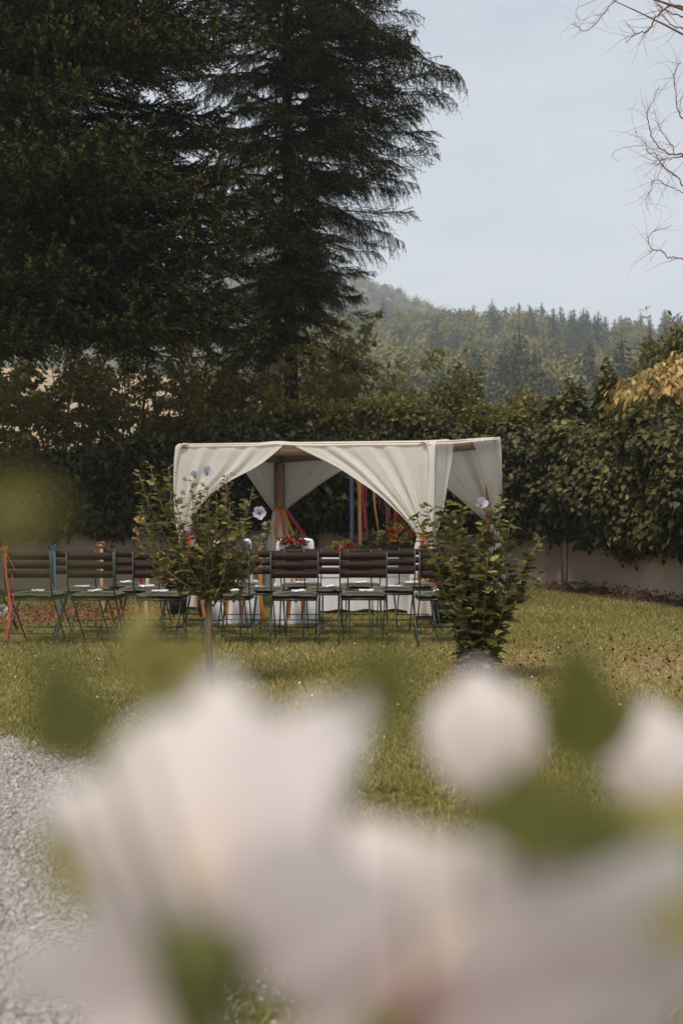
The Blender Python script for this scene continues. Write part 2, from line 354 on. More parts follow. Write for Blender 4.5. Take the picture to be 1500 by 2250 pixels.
# ------------------------------------------------------------------ ivy
def ivy(a, b, label, n, zt, zb, bulge, seed, spare=140):
    d = unit(b-a); nr = np.array([d[1], -d[0]]); ln = np.linalg.norm(b-a)
    if nr[1] > 0 and abs(nr[1]) > abs(nr[0]): nr = -nr
    if abs(nr[0]) > abs(nr[1]) and nr[0] > 0: nr = -nr
    r = empty('ivy', (0, 0, 0), 0, label, 'ivy')
    def surf(u, ph, inset=0.):
        "u: metres along, ph: 0 (front bottom) .. 1 (back)"
        top = np.interp(u/ln, *zt); bot = np.interp(u/ln, *zb)+.16*lump(u*1.3, u*.4, seed+3)+.07*np.sin(u*6.3+seed)
        kx = np.interp(ph, [0, .12, .3, .5, .62, .78, 1], [.16, .75, 1, .82, .5, -.3, -.9])
        kz = np.interp(ph, [0, .12, .3, .5, .62, .78, 1], [0, .12, .45, .78, .93, 1, .8])
        lp = lump(u*.95, ph*4.2, seed, 1.)*.36+lump(u*2.6, ph*12, seed+1, 1.)*.13
        o = bulge*kx+lp*np.clip(ph*6, .25, 1)-inset
        z = bot+(top-bot)*kz+lump(u*1.6, ph*4, seed+2)*.2*np.clip(ph*2-.3, 0, 1)-inset*np.clip(kz-.5, 0, 1)
        xy = a+d*u[..., None]+nr*o[..., None]
        return np.concatenate([xy, z[..., None]], -1)
    U, PH = np.meshgrid(np.linspace(0, ln, 110), np.linspace(.04, 1, 24))
    MB().grid(surf(U, PH, .13)).build('tangle', m_core, r, smooth=True)
    u = rng.uniform(0, ln, n); ph = rng.beta(1.15, 1.5, n)
    p = surf(u, ph); e = .02
    tu = surf(u+e, ph)-p; tp = surf(u, np.minimum(ph+e, 1.02))-p
    nm = unit(np.cross(tu, tp)); fl = (nm[:, :2]@nr+nm[:, 2]*.6) < 0; nm[fl] *= -1
    deep = rng.random(n)**1.6*.22
    p = p-nm*(deep-.05)[:, None]+rng.normal(size=(n, 3))*.03
    ax = np.array([0, 0, -.75])+nm*.55+rng.normal(size=(n, 3))*.42
    nn = nm+np.array([0, 0, .55])+rng.normal(size=(n, 3))*.45
    sz = rng.uniform(.055, .125, n)
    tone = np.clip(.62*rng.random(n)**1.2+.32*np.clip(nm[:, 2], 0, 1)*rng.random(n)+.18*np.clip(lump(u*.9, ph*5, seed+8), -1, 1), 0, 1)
    q = n-spare
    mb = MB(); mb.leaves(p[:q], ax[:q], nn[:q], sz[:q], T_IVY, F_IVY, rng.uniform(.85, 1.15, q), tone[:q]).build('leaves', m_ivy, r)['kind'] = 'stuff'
    var = []
    for k in range(4):
        T2 = T_IVY.copy(); T2[:, 2] += rng.uniform(-.04, .04, len(T2)); var.append(MB().add(T2, F_IVY, [.25, .5, .72, .9][k]).mesh('leaf', m_ivy))
    for k in range(q, n):
        ph_k = .12+.6*rng.random(); pk = surf(np.array([u[k]]), np.array([ph_k]))[0]+np.r_[nr*.07, 0]
        link('leaf', var[k % 4], r, frame4(pk, np.r_[nr*.4, -.8]+rng.normal(size=3)*.3, np.r_[nr*.8, .6]+rng.normal(size=3)*.3, rng.uniform(.09, .135)))
    # trailing strands below the mass
    mb = MB(); st = MB()
    for k in range(int(ln*2.2)):
        uu = rng.uniform(0, ln); b0 = surf(np.array([uu]), np.array([.03]))[0]
        L_ = rng.uniform(.1, .42)
        pts = b0+np.c_[np.linspace(0, 1, 6)[:, None]*np.r_[d*rng.normal()*.2], -np.linspace(0, 1, 6)*L_+.15]
        pts[:, :2] += nr*.02
        st.tube(pts, .004, 3)
        m_ = 7; pi = pts[rng.integers(0, 6, m_)]
        mb.leaves(pi+rng.normal(size=(m_, 3))*.02, np.array([0, 0, -1.])+rng.normal(size=(m_, 3))*.5, np.r_[nr, .4]+rng.normal(size=(m_, 3))*.3, rng.uniform(.05, .1, m_), T_IVY, F_IVY)
    mb.build('trailing_leaves', m_ivy, r)['kind'] = 'stuff'
    st.build('trailing_stems', m_bark, r)['kind'] = 'stuff'
    return r
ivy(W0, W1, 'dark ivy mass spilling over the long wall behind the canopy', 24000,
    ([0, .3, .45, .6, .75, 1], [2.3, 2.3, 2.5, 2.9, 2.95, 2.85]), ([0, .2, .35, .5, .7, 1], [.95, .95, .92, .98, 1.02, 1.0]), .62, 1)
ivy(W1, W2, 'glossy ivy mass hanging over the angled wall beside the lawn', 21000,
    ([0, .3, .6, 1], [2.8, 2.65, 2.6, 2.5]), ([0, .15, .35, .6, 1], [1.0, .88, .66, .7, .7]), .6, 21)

# ------------------------------------------------------------------ spruces
def spruce_branch(seed, hang, Lb=4.0, dens=1.0):
    r = np.random.default_rng(seed); ax = MB(); seg0 = []; seg1 = []; tip = []
    t = np.linspace(0, 1, 16)
    z = .10*np.sin(t*math.pi*.8)*Lb*.5-.26*Lb*t**1.7+.09*Lb*np.clip(t-.72, 0, 1)/.28
    main = np.c_[t*Lb*.96, .05*Lb*np.sin(t*3+seed)*t, z]
    ax.tube(main, np.linspace(.038, .006, 16), 5)
    def at(u): return np.array([np.interp(u, t, main[:, k]) for k in range(3)])
    us = np.arange(.12, 1.0, .028/dens)
    for i, u in enumerate(us):
        for sd_ in (-1, 1):
            if r.random() < .06: continue
            if math.sin(u*19+seed*1.7)+.6*math.sin(u*41+seed) > .95: continue
            p = at(u); l = (.22+1.0*(1-u)**.8*min(1, u*2.4))*r.uniform(.4, 1.35)
            dirx = r.uniform(.45, 1.05)
            m = 7; q = np.linspace(0, 1, m)
            dr = hang*r.uniform(.05, 1.6)
            sub = p+np.c_[q*l*dirx, sd_*q*l*.72*(1-.2*q), -dr*l*q**1.5+.10*l*np.clip(q-.6, 0, 1)+r.normal()*.06*q]
            ax.tube(sub, np.linspace(.008, .003, m), 3, caps=False)
            for k in range(m-1):
                if k > 0: seg0.append(sub[k]); seg1.append(sub[k+1]); tip.append(.22+.6*(k == m-2))
            nt_ = int(l/.05)
            for k in range(nt_):
                qq = (k+.6)/nt_; b = np.array([np.interp(qq, q, sub[:, c]) for c in range(3)])
                tl = r.uniform(.09, .2)*(1.15-.55*qq)
                s2 = 1 if k % 2 else -1
                dv = unit(np.array([.62*dirx+s2*.4*sd_, sd_*.45-s2*.42*sd_, -hang*r.uniform(.35, 1.5)+r.normal()*.12]))
                e = b+dv*tl
                seg0.append(b); seg1.append(e); tip.append(.35+.4*r.random())
                if hang > .7 and r.random() < .35:
                    e2 = e+unit(np.array([r.normal()*.25, r.normal()*.25, -1]))*r.uniform(.08, .22); seg0.append(e); seg1.append(e2); tip.append(.3)
    a, b = np.array(seg0), np.array(seg1); tp = np.array(tip); n = len(a)
    K = 11
    d = b-a; l = np.linalg.norm(d, axis=1); dn = d/l[:, None]
    w_ = unit(np.cross(dn, np.array([.3, .2, 1.]))); w2 = np.cross(dn, w_)
    nb = MB()
    for k in range(K):
        ph = k*2.4+r.uniform(0, 6, n); u = (k+r.random(n))/K
        rad = np.cos(ph)[:, None]*w_+np.sin(ph)[:, None]*w2
        base = a+d*u[:, None]; nl = .036
        tipv = base+dn*(nl*.62)+rad*(nl*.78)
        wv = np.cross(dn, rad)*.0068
        Vv = np.stack([base-wv, base+wv, tipv], 1)
        tn = np.clip(tp+.25*(u-.5)+r.normal(size=n)*.1, 0, 1)
        nb.add(Vv.reshape(-1, 3), np.arange(n*3).reshape(-1, 3), np.repeat(tn, 3))
    return ax.mesh('branch', m_sprbark), nb.mesh('needles', m_spruce)

BR_A = [spruce_branch(11+i, (.3, .42, .36, .5)[i], dens=1.2) for i in range(4)]
BR_B = [spruce_branch(31+i, (.55, .8, .65, .95)[i], dens=1.15) for i in range(4)]
def put_branch(tree, kind, base, tip):
    base = np.asarray(base, float); tip = np.asarray(tip, float); d = tip-base; L_ = np.linalg.norm(d)
    # the branch mesh ends at (3.84, ., -0.68): scale it so that the chord fits
    s = L_/3.9; az = math.atan2(d[1], d[0]); el = math.asin(d[2]/L_)+math.atan2(.68, 3.84)
    mtx = Matrix.Translation(Vector(base)) @ Matrix.Rotation(az, 4, 'Z') @ Matrix.Rotation(-el, 4, 'Y') @ Matrix.Rotation(rng.normal()*.38, 4, 'X') @ Matrix.Diagonal((s, s*rng.uniform(.9, 1.15), max(s, .6)*rng.uniform(.9, 1.1), 1))
    bm, nm = kind[rng.integers(0, len(kind))]
    b = link('branch', bm, tree, mtx); link('needles', nm, b); return b
def spruce(x, y, z0, z1, rad, label, kind, nbr, r0):
    t = empty('spruce_tree', (x, y, 0), 0, label, 'spruce tree', None)
    zs = np.linspace(-.2, z1+1.5, 14)
    MB().tube(np.c_[.05*np.sin(zs*.5), .04*np.cos(zs*.7), zs], np.interp(zs, [0, z1+1.5], [r0, r0*.35]), 12).build('trunk', m_sprbark, t, smooth=True)
    for k in range(nbr):
        z = z0+(z1-z0)*((k+rng.random())/nbr); az = k*2.399+rng.normal()*.3
        Rz = np.interp(z, *rad)*rng.uniform(.72, 1.08)
        put_branch(t, kind, (0, 0, z), (Rz*math.cos(az), Rz*math.sin(az), z-.16*Rz*rng.uniform(-.6, 1.6)))
    return t
# near spruce: trunk stands just outside the frame on the left, in front of the wall
tA = spruce(-5.55, 15.0, 4.2, 12.5, ([4, 7, 10, 13], [4.6, 4.7, 3.9, 3.0]), 'nearer broad dark spruce with pale green shoot tips hanging over the garden', BR_A, 120, .34)
for px, py in ((560, 470), (575, 620), (540, 720), (470, 745), (380, 760), (250, 640), (330, 500), (420, 380), (380, 240), (330, 110), (240, 700), (150, 560), (300, 380), (180, 430), (90, 700), (40, 620), (60, 120), (120, 250), (200, 60), (470, 560), (560, 700), (20, 480), (330, 620), (100, 400), (420, 20), (350, 60), (470, 120), (280, 10), (450, 300), (520, 400), (180, 160), (500, 520), (20, 250), (150, 20)):
    tip = P(px, py, rng.uniform(12.6, 15.2))-np.array([-5.55, 15, 0]); L_ = np.hypot(*tip[:2])
    put_branch(tA, BR_A, (0, 0, tip[2]+.15*L_*rng.uniform(.6, 1.5)), tip)
# second spruce behind the wall, drooping twigs against the sky
tB = spruce(-.98, 18.6, 5.3, 13.2, ([5, 6.5, 8, 9.4, 12], [1.7, 2.2, 2.5, 2.7, 2.0]), 'taller spruce behind the wall with drooping twigs dark against the sky', BR_B, 105, .15)
for px, py in ((868, 12), (905, 75), (1008, 168), (1000, 190), (985, 225), (952, 290), (945, 330), (893, 430), (885, 532), (800, 585), (765, 655), (735, 690), (930, 250), (850, 490), (840, 370), (900, 160), (690, 690), (640, 720), (580, 700), (520, 60), (480, 20), (560, 150), (470, 180), (540, 260), (600, 330), (560, 400), (660, 480), (720, 560), (760, 600), (800, 500), (700, 640), (830, 300), (910, 120), (960, 220), (650, 560), (760, 420), (500, 330), (600, 765), (660, 740), (555, 775), (500, 780), (700, 722), (450, 780), (630, 700), (540, 740), (590, 640)):
    tip = P(px, py, rng.uniform(17.6, 19.0))-np.array([-.98, 18.6, 0]); L_ = np.hypot(*tip[:2])
    put_branch(tB, BR_B, (0, 0, tip[2]+L_*rng.uniform(-.05, .5)), tip)

for px in range(0, 700, 38):      # the lowest limbs
    near = px < 470; tip = P(px, rng.uniform(715, 775), rng.uniform(12.6, 15.0) if near else rng.uniform(16.8, 18.4))-(np.array([-5.55, 15, 0]) if near else np.array([-.98, 18.6, 0]))
    put_branch(tA if near else tB, BR_A, (0, 0, tip[2]+np.hypot(*tip[:2])*rng.uniform(.02, .16)), tip)
# the outline of both crowns is ragged: limbs of every length fill it
SIL = np.array([(-60, -60), (840, -60), (910, 70), (985, 165), (965, 230), (925, 320), (870, 380), (870, 500), (780, 570), (745, 660), (690, 730), (600, 790), (330, 790), (-60, 770)], float)
def inside(x, y):
    c = False; n_ = len(SIL)
    for i in range(n_):
        (x1, y1), (x2, y2) = SIL[i], SIL[i-1]
        if (y1 > y) != (y2 > y) and x < (x2-x1)*(y-y1)/(y2-y1)+x1: c = not c
    return c
r_ = np.random.default_rng(88); nA = nB = 0
while nA < 85 or nB < 95:
    px, py = r_.uniform(0, 990), r_.uniform(-40, 770)
    if not inside(px, py): continue
    if px < 560 and nA < 85:
        nA += 1; tip = P(px, py, r_.uniform(12.2, 15.5))-np.array([-5.55, 15, 0]); L_ = np.hypot(*tip[:2])
        put_branch(tA, BR_A, (0, 0, max(4.1, tip[2]+L_*r_.uniform(-.1, .22))), tip)
    elif px > 420 and nB < 95:
        nB += 1; tip = P(px, py, r_.uniform(16.6, 19.2))-np.array([-.98, 18.6, 0]); L_ = np.hypot(*tip[:2])
        put_branch(tB, BR_B if r_.random() < .6 else BR_A, (0, 0, tip[2]+L_*r_.uniform(-.15, .75)), tip)

for k in range(34):
    tip = P(r_.uniform(560, 765), r_.uniform(470, 720), r_.uniform(16.9, 18.3))-np.array([-.98, 18.6, 0]); put_branch(tB, BR_A, (0, 0, tip[2]+r_.uniform(.0, .45)), tip)
for k in range(70):
    z = 4.5+8.5*(k/70)**1.3; a = -math.pi/2+r_.normal()*.9; l = r_.uniform(.8, 1.7)
    put_branch(tB, BR_A, (0, 0, z), (l*math.cos(a), l*math.sin(a), z-l*r_.uniform(.0, .5)))

# ------------------------------------------------------------------ multi-stemmed shrubs behind the wall
def multistem(x, y, h, ns, lean, nl, label, seed, mat=None, ls=(.06, .11), spread=.32, group='multi-stemmed shrubs behind the wall', name='hazel_shrub', cat='shrub', low=.36):
    r = np.random.default_rng(seed); t = empty(name, (x, y, H(x, y)-.05), 0, label, cat, group)
    lp = []; la = []; tw = MB()
    for k in range(ns):
        az = r.uniform(0, 6.28); sp = spread*r.uniform(.3, 1.3)*h
        hh = h*r.uniform(.65, 1.05)
        end = np.array([math.cos(az)*sp+lean*h*r.uniform(.5, 1.2), math.sin(az)*sp*.7, hh])
        b0 = np.array([r.normal()*.14, r.normal()*.14, 0]); mid = b0*.5+end*np.array([.3, .3, .55])
        pts = bez(b0, mid, end, 14)+np.c_[r.normal(size=(14, 2))*.015, np.zeros(14)]
        MB().tube(pts, np.linspace(r.uniform(.02, .045), .006, 14), 5).build('stem', m_stem, t, smooth=True)
        for j in range(int(16*hh/3)):
            u = low+(1-low)*r.random()**.8; b = np.array([np.interp(u, np.linspace(0, 1, 14), pts[:, c]) for c in range(3)])
            dv = unit(np.r_[r.normal(size=2), r.uniform(-.1, .9)]); l = r.uniform(.3, .95)*(1.2-.5*u)
            q = b+dv*np.linspace(0, l, 6)[:, None]+np.c_[np.zeros((6, 2)), -.12*np.linspace(0, 1, 6)**2]
            tw.tube(q, np.linspace(.006, .002, 6), 3, caps=False)
            m_ = max(2, int(nl/(ns*16*hh/3))); uu = r.uniform(.15, 1.05, m_)
            lp.append(np.stack([np.interp(uu, np.linspace(0, 1, 6), q[:, c]) for c in range(3)], 1)+r.normal(size=(m_, 3))*.035)
            la.append(np.repeat(dv[None], m_, 0))
    tw.build('twigs', m_bark, t)['kind'] = 'stuff'
    p = np.concatenate(lp); a = np.concatenate(la); n = len(p)
    MB().leaves(p, a*.5+np.array([0, 0, -.35])+r.normal(size=(n, 3))*.6, np.array([0, 0, 1.])+r.normal(size=(n, 3))*.6, r.uniform(*ls, n), T_KITE, F_KITE, r.uniform(.9, 1.5, n), np.clip(.25+.35*r.random(n)+.35*r.random(n)**3, 0, 1)).build('leaves', mat or m_hazel, t)['kind'] = 'stuff'
    return t
MS = [(-6.3, 18.3, 5.5, 9, .04, 4000, 'airy multi-stemmed shrub at the frame edge beneath the nearer spruce'),
      (-5.0, 18.0, 5.4, 9, .06, 4000, 'airy shrub with thin straight stems below the light-tipped spruce'),
      (-3.9, 18.9, 5.6, 8, .1, 4800, 'leafy shrub with crossing stems midway along the ivy wall'),
      (-2.95, 18.1, 4.8, 10, .22, 4000, 'multi-stemmed shrub with a fan of stems leaning toward the canopy'),
      (-1.75, 18.6, 4.9, 9, .28, 6800, 'tall yellowish shrub arching over left of the white canopy'),
      (-1.15, 17.95, 4.2, 8, .12, 4000, 'dense leafy shrub hiding the foot of the taller spruce'),
      (-.5, 19.6, 4.0, 7, .12, 4200, 'bright leafy shrub above the middle of the canopy'),
      (.35, 20.4, 3.5, 6, .05, 3000, 'pale wispy shrub against the hazy hill behind the canopy')]
for k, a in enumerate(MS): multistem(*a, 300+k)
for k in range(5):   # the thicket further back
    multistem(-8.2+k*1.9, 22+k*.3, 5.6, 7, .05, 8200, 'shadowy shrub in the thicket behind the front stems', 340+k, ls=(.09, .15), group='shrubs deep in the thicket')

# ------------------------------------------------------------------ bushes beyond the wall on the right
def bush(x, y, z0, rx, ry, rz, n, ls, mat, label, seed, cat='bush', name='bush', T=T_KITE, TF=F_KITE, wid=(.9, 1.4), droop=-.2, stems=6, spiky=.25, group=None, trunk=1.):
    r = np.random.default_rng(seed); t = empty(name, (x, y, 0), 0, label, cat, group)
    zb = float(H(x, y))
    nc = 26; cl = unit(r.normal(size=(nc, 3)))*r.uniform(.35, 1.0, (nc, 1)); cl[:, 2] = np.abs(cl[:, 2])*1.0-.15
    cs = r.uniform(.2, .42, nc)
    st = MB()
    for k in range(stems):
        e = cl[r.integers(0, nc)]*np.array([rx, ry, rz])+np.array([0, 0, z0])
        st.tube(bez((r.normal()*.06, r.normal()*.06, zb-.05), (e[0]*.2, e[1]*.2, (z0+zb)*.5), e, 10), np.linspace(.035, .006, 10)*trunk, 5)
    st.build('trunk', m_bark, t, smooth=True)
    ci = r.integers(0, nc, n); off = unit(r.normal(size=(n, 3)))*r.random((n, 1))**.4*cs[ci][:, None]
    k = cl[ci]+off; p = k*np.array([rx, ry, rz])+np.array([0, 0, z0])
    out = unit(off+cl[ci]*.5)
    a = out*.6+np.array([0, 0, droop])+r.normal(size=(n, 3))*.45; nm = out*.6+np.array([0, 0, .8])+r.normal(size=(n, 3))*.5
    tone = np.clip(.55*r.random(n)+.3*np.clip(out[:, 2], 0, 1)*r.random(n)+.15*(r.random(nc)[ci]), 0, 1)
    MB().leaves(p, a, nm, r.uniform(*ls, n), T, TF, r.uniform(*wid, n), tone).build('crown', mat, t)
    # upright shoots breaking the outline
    if spiky:
        sh = MB(); lf = MB()
        for q in range(int(14*spiky*4)):
            b = cl[r.integers(0, nc)]*np.array([rx, ry, rz])*.95+np.array([0, 0, z0]); L_ = r.uniform(.25, .6)*min(1.3, rz)
            pts = b+np.c_[np.linspace(0, 1, 6)[:, None]*r.normal(size=(1, 2))*.25*L_, np.linspace(0, L_, 6)]
            sh.tube(pts, np.linspace(.006, .002, 6), 3, caps=False); m_ = 12
            pi = pts[r.integers(0, 6, m_)]
            lf.leaves(pi, r.normal(size=(m_, 3))*.7+np.array([0, 0, .45]), np.array([0, 0, 1.])+r.normal(size=(m_, 3))*.5, r.uniform(*ls, m_), T, TF, r.uniform(*wid, m_), .5+.5*r.random(m_))
        sh.build('shoot_stems', m_bark, t)['kind'] = 'stuff'; lf.build('shoot_leaves', mat, t)['kind'] = 'stuff'
    return t
bush(1.45, 19.2, 3.15, .95, .8, 1.0, 3000, (.06, .11), m_bush, 'pale yellow-green bush rising behind the middle of the canopy', 61)
b2 = bush(2.3, 19.4, 3.25, .6, .6, 1.05, 1700, (.06, .11), m_bush, 'upright bush with brown withered leaves behind the canopy', 62, spiky=.4)
r_ = np.random.default_rng(5); q = 160
MB().leaves(np.c_[r_.normal(size=(q, 2))*.3-np.array([.35, .4]), 3.0+r_.normal(size=q)*.3], r_.normal(size=(q, 3))+np.array([0, 0, -.8]), r_.normal(size=(q, 3)), r_.uniform(.06, .12, q), T_KITE, F_KITE).build('withered_leaves', m_dead, b2)['kind'] = 'stuff'
bush(3.35, 18.6, 2.85, .8, .7, .8, 2200, (.06, .11), m_bush, 'low pale bush behind the far right corner of the canopy', 63)
bush(4.0, 17.9, 2.75, .5, .5, .85, 2100, (.08, .14), m_ivy, 'rounded dark ivy mound on the wall corner', 64, T=T_IVY, TF=F_IVY, wid=(.85, 1.15), droop=-.6)
bush(5.0, 18.2, 2.95, .65, .6, .85, 1900, (.06, .11), m_bush, 'wispy light bush between the ivy mound and ivy post', 65, spiky=.5)
bush(4.6, 17.2, 3.0, .26, .3, .9, 1300, (.08, .13), m_ivy, 'narrow ivy-wrapped post rising above the angled wall', 66, T=T_IVY, TF=F_IVY, wid=(.85, 1.15), droop=-.6)
bush(6.3, 18.6, 3.7, 1.0, 1.0, 1.35, 5200, (.09, .18), m_fern, 'tall bush of drooping narrow leaves above the orange foliage', 67, wid=(.4, .65), droop=-.5, spiky=.3, T=T_OVAL, TF=F_OVAL)
for k, (x, y, z, rx) in enumerate(((-1.9, 17.0, 2.7, .8), (-.5, 17.05, 2.92, .95), (.95, 17.2, 2.95, .9), (2.5, 17.35, 2.88, .8))):
    bush(x, y, z, rx, .4, .34, 1500, (.06, .11), m_bush, ('pale leafy climber on the wall top above the left canopy corner', 'pale leafy climber on the wall top above the canopy opening', 'pale leafy climber on the wall top above the hanging ribbons', 'pale leafy climber on the wall top above the right canopy corner')[k], 90+k, cat='climber', name='leafy_climber', spiky=.3, group='pale climbers along the wall top')
bush(5.2, 19.4, 2.7, .8, .6, .9, 2000, (.07, .12), m_bush, 'leafy bush behind the ivy-wrapped post', 68)
bush(4.95, 14.9, 2.95, .95, .7, .95, 2600, (.09, .17), m_orange, 'small tree with drooping orange autumn leaves over the wall', 69, name='autumn_tree', cat='tree', wid=(.9, 1.3), droop=-1.2, spiky=0, T=T_OVAL, TF=F_OVAL)
bush(7.4, 16.5, 3.0, 1.2, 1.0, 1.4, 2600, (.1, .17), m_bush, 'green bush beside the orange tree at the frame edge', 70)

# ------------------------------------------------------------------ far wooded hill
def far_broad(seed, n=400):
    r = np.random.default_rng(seed); mb = MB()
    nc = 9; cl = unit(r.normal(size=(nc, 3)))*r.uniform(.35, .7, (nc, 1))*np.array([1, 1, .8]); cs = r.uniform(.3, .55, nc)
    ci = r.integers(0, nc, n); off = unit(r.normal(size=(n, 3)))*cs[ci][:, None]*r.uniform(.75, 1.05, (n, 1))
    p = cl[ci]+off+np.array([0, 0, 1.15]); o = unit(off+cl[ci]*.4)
    tn = np.clip(.2+.45*r.random(n)+.25*r.random(n)**2, 0, 1)
    mb.leaves(p, np.cross(o, r.normal(size=(n, 3))), o+r.normal(size=(n, 3))*.35, r.uniform(.10, .21, n), T_KITE, F_KITE, 1.6, tn)
    V = unit(np.array([[0, 0, 1], [1, 0, .2], [0, 1, .2], [-1, 0, .2], [0, -1, .2], [0, 0, -1]], float))*.62+np.array([0, 0, 1.12])
    mb.add(V, [[0, 1, 2], [0, 2, 3], [0, 3, 4], [0, 4, 1], [5, 2, 1], [5, 3, 2], [5, 4, 3], [5, 1, 4]], .05)
    mb.tube([(0, 0, -.3), (0, 0, 1)], [.07, .05], 4, tone=.05)
    return mb
def far_con(seed, n=560):
    r = np.random.default_rng(seed); mb = MB()
    z = 1-r.random(n)**.55*.94; rad = (1-z)**.85*.26*(1+.3*np.sin(z*42+seed)); az = r.uniform(0, 6.28, n)
    o = np.c_[np.cos(az), np.sin(az), np.zeros(n)]
    p = o*(rad*r.uniform(.35, .85, n))[:, None]+np.c_[np.zeros((n, 2)), z]
    mb.leaves(p, o+np.array([0, 0, -.4])+r.normal(size=(n, 3))*.25, np.array([0, 0, 1.])+o*.6+r.normal(size=(n, 3))*.4, r.uniform(.05, .1, n)*(1.2-.6*z), T_KITE, F_KITE, 1.2, np.clip(.2+.55*r.random(n)*z+.2*r.random(n), 0, 1))
    mb.tube([(0, 0, -.1), (0, 0, .5), (0, 0, 1)], [.02, .06, .003], 5, tone=.0)
    return mb
FB = [far_broad(i) for i in range(6)]; FL_ = [far_broad(20+i, 170) for i in range(4)]; FC = [far_con(40+i) for i in range(4)]
def put_into(dst, src, x, y, z, sx, sz, rot, dt):
    ca, sa = math.cos(rot), math.sin(rot)
    for v, f, t in zip([np.concatenate(src.v)], [src.f], [np.concatenate(src.t)]):
        W = np.c_[(v[:, 0]*ca-v[:, 1]*sa)*sx+x, (v[:, 0]*sa+v[:, 1]*ca)*sx+y, v[:, 2]*sz+z]
        base = dst.n; dst.v.append(W); dst.t.append(np.clip(t+dt, 0, 1)); dst.n += len(W)
        for ff in f: dst.f.append(ff+base)
fb, fc = MB(), MB(); cnt = 0
r_ = np.random.default_rng(77); tries = 0; placed = []
for y in np.arange(150, 440, 6.2):
    x0, x1 = -.08*y, .385*y
    xs = np.arange(x0, x1, 5.9)
    for x in xs:
        xx, yy = x+r_.normal()*2.2, y+r_.normal()*2.6
        if xx < -2 and yy < 165: continue
        conp = .03+.5*(yy > 385)+.35*(abs(xx/yy-.235) < .03 and 270 < yy < 350)+.35*(yy < 172)*(xx/yy > .1)
        if r_.random() < conp:
            if yy > 405: continue
            s = r_.uniform(11, 17); put_into(fc, FC[r_.integers(4)], xx, yy, float(H(xx, yy)), s*.95, s, r_.uniform(0, 6), r_.normal()*.08)
        else:
            s = r_.uniform(3.1, 5.0)*(.7 if yy > 392 else 1); put_into(fb, FB[r_.integers(6)], xx, yy, float(H(xx, yy)), s, s*r_.uniform(1.0, 1.4), r_.uniform(0, 6), r_.normal()*.16)
# far blue hill
for y in np.arange(480, 690, 11.0):
    for x in np.arange(-170, 140, 9.5):
        xx, yy = x+r_.normal()*2.5, y+r_.normal()*3
        s = r_.uniform(5, 7.5); put_into(fb, FL_[r_.integers(4)], xx, yy, float(H(xx, yy))-2, s, s, r_.uniform(0, 6), r_.normal()*.1)
tag(fb.build('broadleaf_forest', m_broad), 'hazy broadleaf woodland covering the hillside', 'forest', kind='stuff')
tag(fc.build('conifer_forest', m_conif), 'dark conifers scattered through the hillside woodland', 'forest', kind='stuff')
con_mesh = [c.mesh('conifer_tree', m_conif) for c in FC]
for k, (px, py) in enumerate(((945, 676), (975, 690), (1008, 680), (1040, 672), (1062, 690), (1085, 684), (1110, 676), (1140, 668), (1163, 674), (1190, 668), (1215, 690), (1232, 676), (1255, 686), (1282, 680), (1308, 692), (1330, 698), (1365, 696), (1408, 690), (1462, 682), (1490, 694), (955, 700), (1125, 690), (1150, 684), (1176, 680), (1205, 700), (1298, 702), (1350, 704))):
    Yk = 404+(k*37 % 11); top = P(px, py-6, Yk); zb = float(H(top[0], Yk)); hgt = max(10, top[2]-zb)
    o = link('conifer_tree', con_mesh[k % 4]); o.location = (top[0], Yk, zb); wv_ = rng.uniform(.8, 1.35); o.scale = (hgt*wv_, hgt*wv_, hgt); o.rotation_euler = (0, 0, k*1.3)
    tag(o, 'tall hazy conifer standing on the wooded hill skyline', 'conifer', 'conifers on the hill skyline')

# ------------------------------------------------------------------ corkscrew willow, trunk outside the frame on the right
wt = empty('corkscrew_willow', (5.3, 10.2, 0), 0, 'bare corkscrew willow with curling reddish twigs reaching in from the frame edge', 'willow tree')
zz = np.linspace(-.1, 8.5, 20)
MB().tube(np.c_[.08*np.sin(zz*1.5), .08*np.cos(zz*1.2), zz], np.linspace(.13, .03, 20), 8).build('trunk', m_willow, wt, smooth=True)
r_ = np.random.default_rng(9)
def curly(mb, p, d, l, r0, depth):
    n = max(7, int(l/.028)); pts = [np.array(p)]; d = unit(d)
    ax_ = unit(r_.normal(size=3)); om = r_.uniform(2.5, 6)
    for k in range(n):
        if k % 11 == 0: ax_ = unit(ax_*.3+r_.normal(size=3)); om = r_.uniform(1.5, 7.5)*(1 if r_.random() < .5 else -1)
        d = unit(d+np.cross(ax_, d)*om*l/n*.75+r_.normal(size=3)*.05); pts.append(pts[-1]+d*l/n)
    pts = np.array(pts); rr = np.linspace(r0, r0*.35, len(pts)); mb.tube(pts, rr, 4 if depth else 3, caps=False)
    if depth:
        for k in range(int(2+l*5.5)):
            i = r_.integers(int(len(pts)*.15), len(pts)); t = pts[min(i+1, len(pts)-1)]-pts[i-1]
            curly(mb, pts[i], unit(t)+r_.normal(size=3)*.7, l*r_.uniform(.25, .5), rr[min(i, len(rr)-1)]*.55, depth-1)
